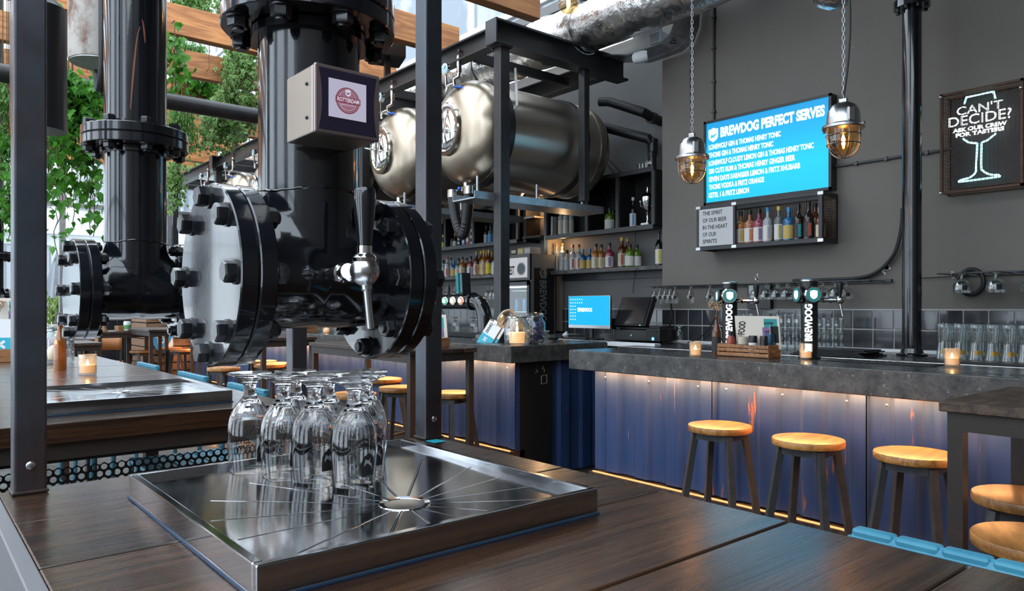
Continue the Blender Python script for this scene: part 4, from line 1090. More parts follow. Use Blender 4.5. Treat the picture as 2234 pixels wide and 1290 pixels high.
for y, z in ((NY1-.008, NZ0+.006), (NY1-.008, NZ1-.02), (NY0+.01, NZ1-.06)): MB().sphere((nx0-.006, y, z), .012, 12, 8).build('stud', M['chrome'], ns)

# ------------------------------------------------------------------ caged pendant lamps
def pendant(label, px, py, cable_side):
    d = ray(px, py); x = 3.60; P = V((0, 0, CAMZ))+d*(x/d.x)
    o = thing('pendant_lamp', label, 'lamp', P, 0, 'caged pendant lamps over the bar')
    MB().lathe([(.096, -.004), (.100, .0), (.100, .012), (.092, .018), (.080, .022), (.078, .05), (.073, .085), (.055, .115), (.030, .128), (.001, .130)], 40).build('housing', M['alu'], o)
    MB().box(-.012, .012, -.02, .02, .122, .152).build('lug', M['alu'], o, smooth=0, bev=.005)
    for a in (.9, .9+pi):
        MB().box(.066, .088, -.018, .018, .02, .09).build('boss', M['alu'], o, smooth=0, bev=.006).rotation_euler = (0, 0, a)
        MB().cyl((.09, 0, .006), (.115, 0, .006), .008, n=10).build('wing_screw', M['alu'], o).rotation_euler = (0, 0, a+.5)
    MB().lathe([(.070, -.002), (.071, -.05), (.064, -.085), (.045, -.115), (.02, -.13), (.0005, -.133)], 32).build('glass_globe', M['amber'], o)
    for k in range(8):
        a = 2*pi*k/8; c, s = cos(a), sin(a); q = smoothp([(.080, 0), (.081, -.05), (.073, -.092), (.052, -.125), (.024, -.142), (.0, -.146)], 2)
        MB().tube([(r*c, r*s, z) for r, z in q], .0028, 6).build('cage_wire', M['cage'], o)
    for r, z in ((.0815, -.035), (.077, -.08)):
        MB().tube([(r*cos(2*pi*k/32), r*sin(2*pi*k/32), z) for k in range(32)], .0028, 6, closed=True).build('cage_wire', M['cage'], o)
    MB().lathe([(.014, .01), (.014, -.02), (.012, -.022)], 16).build('bulb_base', M['brushed'], o)
    MB().lathe([(.013, -.022), (.026, -.05), (.028, -.07), (.018, -.095), (.0005, -.104)], 20).build('bulb', M['amber'], o)
    MB().lathe([(.004, -.035), (.008, -.05), (.008, -.078), (.003, -.088)], 10).build('filament', M['bulb'], o)
    # chain
    lk = MB().tube([(.006*cos(2*pi*k/12), 0, .012*sin(2*pi*k/12)*1.25) for k in range(12)], .0018, 5, closed=True).mesh('chain_link', M['galv'], 60)
    n = 72
    for k in range(n):
        inst('chain_link', lk, o, (0, 0, .158+k*.0225)).rotation_euler = (0, 0, .6+(k % 2)*pi/2)
    pts = [(0, 0, .15)]+[(.005, cable_side*(.04*sin(pi*min(1, k/7))), .15+k*.11) for k in range(1, 16)]
    MB().tube(smooth3([V(p) for p in pts], 4), .005, 8).build('flex', M['black'], o)
    return o
pendant('caged pendant lamp hanging before the near end of the blue screen', 1840, 281, -.8)
pendant('caged pendant lamp hanging at the far end of the blue screen', 1510, 347, .5)
gb = thing('globe_bulb', 'clear amber globe bulb hanging over the foil duct', 'lamp', at_y(1240, 8, 3.3))
r = gb.location.x and .058
MB().sphere((0, 0, 0), .062, 28, 18).build('globe', M['amber'], gb); MB().lathe([(.016, .055), (.018, .11), (.012, .12)], 16).build('bulb_base', M['brushed'], gb)
MB().lathe([(.006, -.02), (.012, 0), (.010, .03), (.005, .04)], 12).build('filament', M['bulb'], gb)
MB().cyl((0, 0, .12), (0, 0, 1.2), .004, n=8).build('flex', M['black'], gb)

o = MB().lathe([(.001, 0), (.05, .008), (.10, .035), (.13, .08), (.135, .6)], 28).build('foil_duct', M['foil'], loc=at_y(1822, 18, 1.95)); tag(o, 'rounded foil duct end just showing over the nearer pendant lamp', 'duct')
# ------------------------------------------------------------------ stools and small high tables
def make_stool():
    o = thing('bar_stool', 'x', 'stool', (0, 0, 0), 0, 'round wooden bar stools')
    MB().lathe([(.0001, .712), (.160, .712), (.170, .717), (.172, .722), (.172, .744), (.169, .749), (.160, .751), (.0001, .751)], 48).build('seat', M['seatwood'], o, smooth=40)
    T, Bt = .098, .178
    for sx in (-1, 1):
        for sy in (-1, 1): MB().bar((sx*T, sy*T, .705), (sx*Bt, sy*Bt, 0), .034, .034, up=(sx, -sy, 0)).build('leg', M['legs'], o, smooth=0, bev=.002)
    for a, c in (((-1, -1), (1, -1)), ((1, -1), (1, 1)), ((1, 1), (-1, 1)), ((-1, 1), (-1, -1))):
        MB().bar((a[0]*T, a[1]*T, .692), (c[0]*T, c[1]*T, .692), .024, .036).build('apron', M['legs'], o, smooth=0)
        k = .152
        MB().bar((a[0]*k, a[1]*k, .24), (c[0]*k, c[1]*k, .24), .02, .024).build('rung', M['legs'], o, smooth=0)
    return o
stool = make_stool(); _first = [True]
def place_stool(x, y, rz, label):
    if _first[0]:
        _first[0] = False; stool.location = (x, y, 0); stool.rotation_euler = (0, 0, rz); stool['label'] = label; return
    dup(stool, (x, y, 0), rz, label)
for px, py, rz, l in ((1570, 933, .15, 'honey wood bar stool at the bar, farthest of the three in a row'), (1763, 963, .1, 'honey wood bar stool at the bar, middle of the three in a row'), (1997, 995, .05, 'honey wood bar stool at the bar, beside the dark high table post')):
    p = at_z(px, py, .735); place_stool(p.x, p.y, rz, l)
place_stool(3.0, .80, .3, 'bar stool tucked under the dark high table, back one of two')
place_stool(2.47, .63, .5, 'bar stool by the dark high table, nearest to the long table')
for px, py, rz, l in ((985, 860, .2, 'bar stool behind the brown box post under the slatted high table'), (872, 848, .6, 'bar stool between the box post and the slatted high table leg'),
                      (836, 826, .4, 'bar stool at the far side of the slatted high table'), (772, 862, .1, 'bar stool seen through the upturned glasses'),
                      (488, 805, .3, 'bar stool under the rim of the bolted grey flange'), (572, 786, .5, 'small distant bar stool beside the dark post, upper one'),
                      (588, 798, .2, 'small distant bar stool beside the dark post, lower one'), (606, 776, .0, 'small distant bar stool beside the dark post, third of a cluster'), (309, 767, .3, 'distant bar stool standing free before the slatted planter'),
                      (397, 765, .2, 'distant bar stool in front of the blue banner, nearest'), (372, 760, .6, 'distant bar stool behind the high table with the blue banner'), (446, 764, .1, 'distant bar stool half hidden by the flange bolts')):
    p = at_z(px, py, .735); place_stool(min(p.x, 3.43), p.y*min(1, 3.43/p.x), rz, l)
def high_table(label, x0, x1, y0, y1, zt=1.10, n=5, s=.045):
    o = thing('high_table', label, 'table', (0, 0, 0)); th = .032; w = (x1-x0)/n
    for k in range(n):
        me = MB().box(-w/2+.003, w/2-.003, -(y1-y0)/2, (y1-y0)/2, -th/2, th/2).mesh('plank', M['barwood'], 0)
        inst('plank', me, o, (x0+w*(k+.5), (y0+y1)/2, zt-th/2), bev=.003, seg=1)
    i = .02
    for x in (x0+i, x1-i-s):
        MB().box(x, x+s, y0+i, y1-i, zt-th-.06, zt-th).build('rail', M['darkframe'], o, smooth=0)
        for y in (y0+i, y1-i-s): MB().box(x, x+s, y, y+s, 0, zt-th-.06).build('leg', M['darkframe'], o, smooth=0)
    for y in (y0+i, y1-i-s): MB().box(x0+i+s, x1-i-s, y, y+s, zt-th-.06, zt-th).build('rail', M['darkframe'], o, smooth=0)
    for y in (y0+i, y1-i-s): MB().box(x0+i+s, x1-i-s, y, y+s, .2, .24).build('foot_rail', M['darkframe'], o, smooth=0)
    return o
high_table('dark high table by the bar, next to the third stool', 2.56, 3.26, -1.0, .93)
high_table('dark slatted high table by the corner bar with a condiment crate on its end', 2.74, 3.34, 4.40, 6.05)
high_table('dark slatted high table farther along the corner bar', 2.74, 3.34, 7.15, 8.9)
high_table('distant high table with brown legs before the blue banner', 2.62, 3.25, 10.9, 12.3)

# ------------------------------------------------------------------ turquoise strap chairs at the long tables
def make_chair():
    o = thing('strap_chair', 'x', 'chair', (0, 0, 0), 0, 'turquoise strap bar chairs')
    for s in (-1, 1): MB().tube([(.02, s*.235, .72), (.045, s*.235, .9), (.055, s*.235, 1.02)], .012, 8).build('back_post', M['turq'], o)
    MB().tube([(.055, -.235, 1.022), (.055, .235, 1.022)], .013, 8).build('top_rail', M['turq'], o)
    for k in range(7):
        y = -.204+k*.068
        MB().tube([(.0665, y, 1.03), (.048, y, .88), (.036, y, .80)], .002, 6).build('strap', M['turq'], o)
        MB().box(.043, .071, y-.0325, y+.0325, 1.005, 1.036).build('strap', M['turq'], o, smooth=0, bev=.005)
        MB().box(.036, .052, y-.031, y+.031, .80, 1.003).build('strap', M['turq'], o, smooth=0, bev=.004)
    for k in range(6): MB().box(-.39+k*.068, -.39+k*.068+.062, -.22, .22, .695, .715).build('seat_strap', M['turq'], o, smooth=0, bev=.006)
    for s in (-1, 1):
        MB().tube([(.02, s*.235, .72), (.07, s*.24, 0)], .012, 8).build('leg', M['turq'], o); MB().tube([(-.38, s*.235, .72), (-.42, s*.24, 0)], .012, 8).build('leg', M['turq'], o)
        MB().tube([(-.39, s*.235, .705), (.03, s*.235, .705)], .012, 8).build('seat_rail', M['turq'], o)
    MB().tube([(-.405, -.238, .3), (-.405, .238, .3)], .01, 8).build('foot_rail', M['turq'], o)
    return o
ch = make_chair(); ch['label'] = 'turquoise strap bar chair pushed in at the nearest long table'; ch.location = (1.165, .335, 0)
for x, y, l in ((1.19, 3.42, 'turquoise strap bar chair at the second long table, closest to the glasses'), (1.19, 4.25, 'turquoise strap bar chair at the second long table, middle of three'), (1.19, 5.2, 'turquoise strap bar chair at the far end of the second long table')):
    dup(ch, (x, y, 0), 0, l)

# ------------------------------------------------------------------ tableware builders
_mc = {}
def shared(key, fn):
    if key not in _mc: _mc[key] = fn()
    return _mc[key]
def candle(name, label, p, r=.036, h=.092):
    o = thing(name, label, 'candle', p, 0, 'tea lights in glass tumblers')
    inst('glass_jar', shared(('cj', r, h), lambda: MB().lathe([(.0005, .001), (r*.94, .001), (r, .006), (r, h), (r-.003, h), (r-.003, .010), (.0005, .010)], 28).mesh('glass_jar', M['frost'], 40)), o)
    inst('wax', shared(('cw', r, h), lambda: MB().lathe([(.0005, .011), (r-.006, .011), (r-.006, h*.48), (r*.5, h*.44), (.0005, h*.43)], 24).mesh('wax', M['wax'], 40)), o)
    inst('flame', shared(('cf', r, h), lambda: MB().lathe([(.0005, h*.44), (.006, h*.50), (.0065, h*.56), (.003, h*.66), (.0003, h*.74)], 12).mesh('flame', M['flame'], 60)), o)
    return o
M['frost'] = glassmix('candle_glass', (.95, .92, .88), .7, .08, .08, .4, body=((.7, .62, .52), .22))
BT = BZ+.0016
for px, py, l in ((1517, 781, 'tea light in a tumbler near the far end of the bar'), (1758, 787, 'tea light in a tumbler before the brighter lit tap column'), (2077, 803, 'tea light in a tumbler on the bar near the upside-down beer glasses')):
    candle('tea_light', l, at_z(px, py-3, BT))
candle('tea_light', 'tea light in a frosted tumbler on the second long table', at_z(191, 818, TZ+.001), .040, .10)
candle('tea_light', 'small tea light on the corner bar beyond the nearest pipe', at_z(712, 727, BT+.0), .04, .09)
# bottles: name, height, neck and body profile
BP = {'gin': [(.036, 0), (.040, .004), (.040, .165), (.034, .19), (.016, .21), (.0135, .225), (.0135, .262)],
      'square': [(.040, 0), (.044, .004), (.044, .13), (.040, .155), (.018, .172), (.0135, .182), (.0135, .215)],
      'tall': [(.032, 0), (.036, .004), (.036, .20), (.030, .225), (.014, .25), (.0125, .27), (.0125, .30)],
      'rum': [(.036, 0), (.040, .004), (.040, .155), (.033, .185), (.017, .205), (.0145, .255)],
      'squat': [(.046, 0), (.052, .006), (.053, .13), (.048, .16), (.025, .178), (.017, .184), (.017, .205)],
      'wine': [(.034, 0), (.038, .004), (.038, .18), (.034, .205), (.015, .245), (.0135, .25), (.0135, .30)],
      'beer': [(.027, 0), (.030, .004), (.030, .135), (.026, .16), (.0135, .20), (.012, .225), (.0135, .24), (.0135, .25)],
      'small': [(.026, 0), (.029, .003), (.029, .09), (.024, .11), (.012, .125), (.012, .15)]}
def liquid(name, col, fac=.75):
    k = ('liq', name)
    if k not in _mc: _mc[k] = glassmix('bottle_'+name, tuple(min(1, c*1.6+.1) for c in col), .6, .05, .06, .4, body=(col, fac))
    return _mc[k]
LC = {'clear': (.42, .45, .46), 'blue': (.01, .14, .32), 'amber': (.45, .17, .02), 'pink': (.32, .05, .09), 'dark': (.03, .014, .01), 'brown': (.13, .035, .008), 'beeramber': (.42, .15, .02), 'green': (.11, .22, .01), 'wine': (.01, .012, .01), 'peach': (.42, .15, .07), 'grey': (.16, .17, .16), 'seagreen': (.10, .20, .17), 'yellow': (.45, .40, .04)}
CC = {'black': (.012, .012, .012), 'red': (.45, .05, .06), 'orange': (.55, .20, .05), 'yellow': (.62, .45, .06), 'gold': (.5, .33, .08), 'blue': (.03, .25, .55), 'white': (.6, .6, .6), 'teal': (.02, .3, .36), 'grey': (.25, .25, .25)}
def cmat(c):
    k = ('cap', c)
    if k not in _mc: _mc[k] = mat('cap_'+c, CC[c], .4)
    return _mc[k]
def lmat(c):
    k = ('lab', c)
    cols = {'white': (.62, .60, .56), 'cream': (.55, .48, .34), 'gold': (.50, .36, .10), 'orange': (.55, .22, .10), 'purple': (.22, .13, .28), 'black': (.02, .02, .02), 'red': (.42, .08, .05), 'grey': (.35, .36, .40), 'blue': (.05, .25, .55), 'yellow': (.65, .50, .03), 'teal': (.03, .28, .28), 'green': (.08, .30, .10), 'lime': (.42, .5, .02)}
    if k not in _mc: _mc[k] = mat('label_'+c, cols[c], .5)
    return _mc[k]
def bottle(label, p, shape, liq, cap, lab, lab2=None, sc=1.0, group=None, name='bottle', fac=.75, face=0.0, caph=.03):
    prof = [(r*sc, z*sc) for r, z in BP[shape]]
    o = thing(name, label, 'bottle', p, face, group); nseg = 4 if False else 20
    pr = smoothp(prof, 2)
    inst('body', shared((shape, sc, liq), lambda: MB().lathe([(.0005, 0)]+pr, nseg).mesh('body', liquid(liq, LC[liq], fac), 40)), o)
    zt = prof[-1][1]; rn = prof[-1][0]
    if cap: inst('cap', shared(('cap', shape, sc, cap, caph), lambda: MB().cyl((0, 0, zt-.004), (0, 0, zt+caph*sc), rn+.0025, n=14).mesh('cap', cmat(cap), 40)), o)
    if lab:
        rb = max(r for r, z in prof); zb_ = prof[2][1]
        def sleeve(z0, z1, a0, a1):
            def f():
                P = []; N = 10
                for z in (z0, z1):
                    for k in range(N+1):
                        a = a0+(a1-a0)*k/N; P.append((cos(a)*(rb+.0008), sin(a)*(rb+.0008), z))
                return MB().grid(P, 2, N+1).mesh('label', None, 60)
            return f
        def lb(m, z0, z1, a0, a1, nm='label'):
            me = shared(('lb', shape, sc, z0, z1, a0, a1, m), lambda: (lambda q: (q.materials.append(lmat(m)), q)[1])(sleeve(z0*zb_, z1*zb_, a0, a1)()))
            inst(nm, me, o)
        A = pi*1.0+radians(35)   # labels face out into the room
        lb(lab, .10, .86, A-1.15, A+1.15)
        if lab2:
            me = shared(('lb2', shape, sc, lab2), lambda: (lambda q: (q.materials.append(lmat(lab2)), q)[1])(MB().grid([(cos(A-.15+.55*k/4)*(rb+.0014), sin(A-.15+.55*k/4)*(rb+.0014), z*zb_) for z in (.16, .52, .80) for k in range(5)], 3, 5).mesh('label_mark', None, 60)))
            inst('label_mark', me, o)
    return o
WORDS = ['first', 'second', 'third', 'fourth', 'fifth', 'sixth', 'seventh', 'eighth', 'ninth', 'tenth', 'eleventh', 'twelfth']
def shelf_row(rows, x, z, where, group, first=1):
    words = ['first', 'second', 'third', 'fourth', 'fifth', 'sixth', 'seventh', 'eighth', 'ninth', 'tenth', 'eleventh', 'twelfth', 'thirteenth', 'fourteenth', 'fifteenth', 'sixteenth']
    lt = -1e9
    for i, (px, dx, shape, liq, cap, lab, lab2, sc) in enumerate(rows):
        q = ray(px, 600); y = (x+dx)*q.y/q.x
        bottle(f'{liq} bottle, {cap} cap, {lab or "no"} label, {words[i]} {where}', (x+dx, y, z), shape, liq, cap, lab, lab2, sc, group)
# bottle shelves on the alcove wall (stone-look boards run behind the fridge)
def shelfboard(label, x0, x1, y0, y1, z, th, m='slab'):
    o = thing('wall_shelf', label, 'shelf'); MB().box(x0, x1, y0, y1, z-th, z).build('board', M[m], o, smooth=0, bev=.002)
    MB().box(x1-.03, x1, y0, y1, z-th-.07, z-th).build('bracket_rail', M['blackmetal'], o, smooth=0)
    return o
SZ = 1.83
shelfboard('stone-look wall shelf of spirits beside the fridge, over the till', 5.83, 6.095, 4.47, 6.32, SZ, .042)
shelfboard('stone-look wall shelf of spirits over the hanging wine glasses', 5.83, 6.095, 6.75, 10.4, SZ, .042)
shelf_row([(1214, 0, 'tall', 'clear', 'orange', 'grey', 'cream', .98), (1226, .0, 'tall', 'clear', 'orange', 'grey', 'cream', .98), (1237, .0, 'small', 'clear', 'black', 'grey', None, 1.35), (1250, 0, 'gin', 'clear', 'red', 'white', 'red', 1.02), (1263, .03, 'gin', 'clear', 'red', 'white', 'red', 1.02),
           (1272, -.03, 'square', 'blue', 'blue', 'gold', None, .95), (1287, 0, 'square', 'blue', 'blue', 'gold', None, .95), (1300, -.02, 'square', 'amber', 'black', 'white', 'gold', 1.15), (1312, .02, 'square', 'amber', 'black', 'white', 'gold', 1.12), (1330, 0, 'square', 'pink', 'black', 'white', 'purple', 1.15),
           (1357, 0, 'rum', 'brown', 'yellow', 'cream', 'red', 1.15), (1369, .05, 'rum', 'brown', 'gold', 'cream', None, 1.12), (1374, -.05, 'squat', 'green', 'black', 'white', None, 1.02), (1389, .02, 'squat', 'green', 'black', 'white', None, 1.0), (1438, 0, 'wine', 'wine', 'black', 'white', 'yellow', 1.08)],
          5.95, SZ, 'from the fridge over the till', 'spirits on the shelf above the till')
shelf_row([(1080, 0, 'square', 'clear', 'black', 'white', 'green', 1.1), (1074, .04, 'rum', 'amber', 'gold', 'yellow', None, 1.1), (1067, -.03, 'rum', 'brown', 'gold', 'yellow', None, 1.15), (1062, .06, 'rum', 'amber', 'yellow', 'cream', None, 1.18), (1056, -.02, 'rum', 'amber', 'gold', 'cream', 'orange', 1.18), (1050, .05, 'rum', 'brown', 'yellow', 'yellow', None, 1.18),
           (1040, 0, 'rum', 'brown', 'gold', 'cream', 'red', 1.15), (1027, -.02, 'square', 'pink', 'black', 'white', 'purple', 1.1), (1018, .05, 'square', 'amber', 'black', 'white', None, 1.05), (1009, -.02, 'square', 'amber', 'black', 'white', 'gold', 1.1), (1000, 0, 'square', 'seagreen', 'black', 'white', 'orange', 1.05),
           (990, -.03, 'square', 'blue', 'blue', 'gold', None, .95), (984, .05, 'gin', 'clear', 'black', 'white', 'orange', .95), (976, 0, 'gin', 'clear', 'red', 'white', 'red', 1.0), (967, .02, 'small', 'clear', 'black', 'grey', None, 1.4), (961, .02, 'tall', 'clear', 'orange', 'grey', None, .9)],
          5.95, SZ, 'from the gantry post over the wine glasses', 'spirits on the shelf over the wine glasses')
# box shelves above
def boxshelf(label, ys, z0, z1, x0=5.83, x1=6.095):
    o = thing('box_shelf', label, 'shelf'); t = .05
    MB().box(x0, x1, ys[0], ys[-1], z0, z0+.02).build('bottom', M['black'], o, smooth=0); MB().box(x0, x1, ys[0], ys[-1], z1-.02, z1).build('top', M['black'], o, smooth=0)
    MB().box(x1-.01, x1, ys[0], ys[-1], z0+.02, z1-.02).build('back', M['black'], o, smooth=0)
    for z in (z0-.025, z1-.025): MB().box(x0-.03, x0, ys[0], ys[-1], z, z+t).build('frame_rail', M['conduit'], o, smooth=0, bev=.003)
    for y in ys:
        MB().box(x0-.028, x0, y-.02, y+.02, z0+.02, z1-.02).build('frame_post', M['conduit'], o, smooth=0); MB().box(x0, x1, y-.008, y+.008, z0+.02, z1-.02).build('divider', M['black'], o, smooth=0)
    return o
boxshelf('black steel box shelf with green bottles and a trophy', [4.74, 5.22, 5.67, 6.34], 2.22, 2.80)
boxshelf('black steel box shelf with jars and cartons behind the hose', [6.85, 7.30, 7.75, 8.4, 9.0, 9.7], 2.22, 2.80)
ZB = 2.24
shelf_row([(1330, .0, 'squat', 'green', 'black', 'white', None, 1.05), (1338, .08, 'squat', 'green', 'black', 'white', None, 1.0), (1344, .12, 'squat', 'green', 'black', None, None, 1.0), (1381, .0, 'wine', 'wine', 'white', 'white', 'blue', .98)], 5.93, ZB, 'from the books in the black box shelf', 'bottles in the box shelf')
shelf_row([(1224, 0, 'tall', 'clear', 'black', 'cream', 'grey', 1.02), (1235, 0, 'tall', 'clear', 'black', 'cream', 'grey', 1.02), (1246, .05, 'tall', 'clear', 'black', 'cream', 'grey', 1.0)], 5.93, ZB, 'from the leaning books in the box shelf', 'gin bottles beside the books')
tro = thing('trophy', 'silver trophy cup at the end of the black box shelf', 'trophy', (5.9, 5.9*ray(1413, 450).y/ray(1413, 450).x, ZB))
MB().box(-.05, .05, -.05, .05, 0, .03).build('plinth', M['alu'], tro, smooth=0); MB().lathe([(.035, .03), (.012, .06), (.010, .13), (.022, .15), (.05, .20), (.062, .27), (.065, .30), (.058, .30), (.045, .2), (.001, .17)], 24).build('cup', M['chrome'], tro)
MB().lathe([(.065, .30), (.04, .33), (.012, .35), (.018, .37), (.012, .40), (.001, .41)], 20).build('lid', M['chrome'], tro)
for s in (-1, 1): MB().tube([(0, s*.06, .28), (0, s*.10, .27), (0, s*.09, .21), (0, s*.05, .20)], .005, 8).build('handle', M['chrome'], tro)
M['bookred'] = mat('book_orange', (.42, .13, .04), .5); M['bookg'] = mat('book_green', (.02, .16, .09), .5); M['bookw'] = mat('book_white', (.5, .5, .5), .5); M['bookd'] = mat('book_dark', (.07, .05, .045), .5)
for px, m, h, w, l in ((1191, 'bookred', .27, .025, 'orange book leaning in the box shelf, nearest the fridge'), (1199, 'bookg', .27, .04, 'green book in the box shelf beside the orange one'), (1207, 'bookw', .23, .03, 'white book in the box shelf'), (1214, 'bookd', .22, .05, 'dark book in the box shelf next to the gin bottles')):
    y = 5.9*ray(px, 470).y/ray(px, 470).x
    o = thing('book', l, 'book', (5.87, y, ZB), 0, 'books in the box shelf')
    MB().box(0, .18, -w/2, w/2, 0, h).build('cover', M[m], o, smooth=0, bev=.003); MB().box(.004, .182, -w/2+.004, w/2-.004, .004, h+.001).build('pages', M['paper'], o, smooth=0)
    o.rotation_euler = (.09 if m == 'bookred' else .03, 0, 0)
g2 = [(967, 'small', 'dark', 'yellow', 'lime', 'yellow and black'), (975, 'small', 'clear', 'grey', 'grey', 'grey'), (984, 'small', 'clear', 'grey', 'white', 'pale'), (993, 'small', 'dark', 'yellow', 'white', 'black and white'), (1061, 'gin', 'dark', 'black', 'grey', 'x'), (1070, 'gin', 'seagreen', 'black', 'blue', 'x'), (1081, 'gin', 'amber', 'gold', 'gold', 'x')]
shelf_row([(a[0], 0, a[1], a[2], a[3], a[4], None, 1.1 if a[1] == 'small' else .85) for a in g2], 5.92, ZB, 'from the box post behind the hose', 'jars in the box shelf behind the hose')
for px, c, h, l in ((1018, 'blue', .24, 'blue carton in the box shelf behind the hose'), (1027, 'red', .33, 'tall red carton in the box shelf behind the hose'), (1035, 'grey', .30, 'black and white carton in the box shelf behind the hose'), (1008, 'black', .2, 'low dark carton in the box shelf behind the hose')):
    y = 5.92*ray(px, 470).y/ray(px, 470).x; o = thing('carton', l, 'box', (5.86, y, ZB), 0, 'cartons in the box shelf')
    MB().box(0, .10, -.032, .032, 0, h).build('box', lmat(c), o, smooth=0, bev=.002)
    for k in range(3): MB().box(-.0006, 0, -.024, .024, h*(.15+.28*k), h*(.3+.28*k)).build('print', lmat('white' if c != 'grey' else 'black'), o, smooth=0)
# lit niche between the two shelf runs
ni = thing('niche', 'pale pillar with a warm lit niche beside the fridge', 'niche')
M['pale'] = mat('pale_plaster', (.42, .36, .28), .6)
MB().box(5.86, 6.095, 6.36, 6.42, 1.84, 2.78).build('pillar', M['pale'], ni, smooth=0); MB().box(5.86, 6.095, 6.75, 6.80, 2.2, 2.78).build('pillar', M['black'], ni, smooth=0)
MB().box(5.8, 6.095, 6.42, 6.75, 2.24, 2.26).build('shelf', M['black'], ni, smooth=0); MB().box(5.82, 6.0, 6.55, 6.75, 2.48, 2.50).build('shelf', M['alu'], ni, smooth=0)
MB().box(6.05, 6.094, 6.34, 6.46, 1.12, 1.78).build('pillar_foot', M['pale'], ni, smooth=0)
MB().cyl((5.92, 6.60, 2.70), (5.92, 6.60, 2.74), .035, n=20).build('spotlight', M['alu'], ni); MB().cyl((5.92, 6.60, 2.698), (5.92, 6.60, 2.700), .028, n=20).build('spotlight_lens', M['led'], ni)
l = bpy.data.lights.new('niche_spot', 'POINT'); l.energy = 5; l.color = (1, .62, .3); l.shadow_soft_size = .03; o = bpy.data.objects.new('niche_spot', l); COL.objects.link(o); o.location = (5.9, 6.5, 2.60)
l = bpy.data.lights.new('pillar_spot', 'POINT'); l.energy = 2.2; l.color = (1, .62, .3); l.shadow_soft_size = .03; o = bpy.data.objects.new('pillar_spot', l); COL.objects.link(o); o.location = (5.95, 6.2, 2.13)
# siphon bottle and tumblers on the box shelf
o = thing('siphon_bottle', 'black siphon bottle standing on top of the box shelf', 'bottle', (5.93, 5.93*ray(1423, 350).y/ray(1423, 350).x, 2.802))
MB().lathe([(.04, 0), (.045, .01), (.045, .17), (.03, .21), (.02, .23)], 24).build('body', M['plastic'], o); MB().cyl((0, 0, .23), (0, 0, .27), .016).build('cap', M['alu'], o)
text('Soda', (-.0455, .03, .07), (.0, -1, 0), (0, .25, 1), .06, .04, M['paper'], o)
tm = MB().lathe([(.0005, .002), (.026, .002), (.030, .0), (.034, .10), (.031, .10), (.025, .008), (.0005, .008)], 20).mesh('tumbler', M['glass'], 40)
for k, px in enumerate((1396, 1403, 1410)): tag(inst('tumbler', tm, None, (5.93, 5.93*ray(px, 360).y/ray(px, 360).x, 2.801)), f'clear tumbler on top of the black box shelf, {WORDS[2-k]} from the siphon', 'glass', 'tumblers on the box shelf')

# ------------------------------------------------------------------ hanging glasses
def hang_mesh(kind):
    if kind == 'wine': pr = [(.032, -.205), (.036, -.17), (.038, -.135), (.030, -.105), (.010, -.088), (.0045, -.08), (.004, -.015), (.012, -.006), (.033, -.002), (.033, 0), (.0005, .0005)]
    elif kind == 'beer': pr = [(.032, -.16), (.037, -.125), (.038, -.10), (.031, -.07), (.012, -.045), (.007, -.036), (.009, -.018), (.030, -.004), (.033, 0), (.0005, .0005)]
    else: pr = [(.050, -.135), (.053, -.10), (.047, -.075), (.03, -.055), (.010, -.045), (.007, -.03), (.012, -.012), (.034, -.003), (.036, 0), (.0005, .0005)]
    return MB().lathe(smoothp(pr, 2), 22).mesh('bowl', M['glass'], 60)
HM = {k: hang_mesh(k) for k in ('wine', 'beer', 'goblet')}
def hang(kind, x, y, z, label, group, tilt=0):
    o = inst('hanging_glass', HM[kind], None, (x, y, z)); tag(o, label, 'glass', group); o.rotation_euler = (0, tilt, 0)
    if kind != 'wine':
        A = pi+radians(38); r = .0385 if kind == 'beer' else .0535; z0 = -.12 if kind == 'beer' else -.115
        m = shared(('hm', kind), lambda: MB().grid([(cos(A-.3+.6*k/3)*r, sin(A-.3+.6*k/3)*r, z0+.03*j) for j in range(2) for k in range(4)], 2, 4).mesh('printed_mark', M['ink'], 0)); inst('printed_mark', m, o)
def rack(label, x, y0, y1, z, n=3):
    o = thing('glass_rack', label, 'rack')
    MB().box(5.57, 5.598, y0, y1, z-.012, z+.012).build('wall_rail', M['blackmetal'], o, smooth=0)
    k = y0+.05
    while k < y1: MB().box(5.30, 5.57, k-.005, k+.005, z-.006, z).build('prong', M['blackmetal'], o, smooth=0); k += .088
    MB().box(5.295, 5.30, y0+.03, y1-.03, z-.006, z+.002).build('front_bar', M['blackmetal'], o, smooth=0)
zr = 1.60
yy = lambda px, x: x*ray(px, 640).y/ray(px, 640).x
rack('black steel glass rack along the wall above the tiles, under the slogan shelf', 5.4, yy(1945, 5.58), yy(1425, 5.5), zr)
for k, px in enumerate((1428, 1440, 1451, 1462, 1472, 1506, 1548)): hang('beer', 5.42, yy(px, 5.42), zr+.001, f'small stemmed beer glass hanging from the rack, {WORDS[k]} from the till', 'glasses hanging near the till')
for k, px in enumerate((1652, 1663, 1674, 1686, 1697, 1708, 1719, 1730)):
    hang('goblet', 5.38+.11*(k % 2), yy(px, 5.4), zr+.001, f'goblet hanging between the tap columns, {WORDS[k]} from the menu card', 'glasses hanging between the tap columns')
for k, px in enumerate((1797, 1812, 1826, 1838)): hang('goblet', 5.38+.08*(k % 2), yy(px, 5.4), zr+.001, f'goblet hanging behind the nearer tap, {WORDS[k]} from its column', 'glasses hanging behind the nearer tap')
rack('black steel goblet rack on the wall beyond the black column', 5.4, yy(2300, 5.58), yy(2078, 5.58), zr+.03)
for px, l in ((2098, 'by the coiled cable'), (2172, 'in the middle of the rack'), (2250, 'cut by the picture edge')):
    for k in range(4): hang('goblet', 5.26+.085*k, yy(px, 5.26+.085*k), zr+.031, f'goblet hanging beyond the black column, {WORDS[k]} in the file {l}', 'goblets hanging '+l)
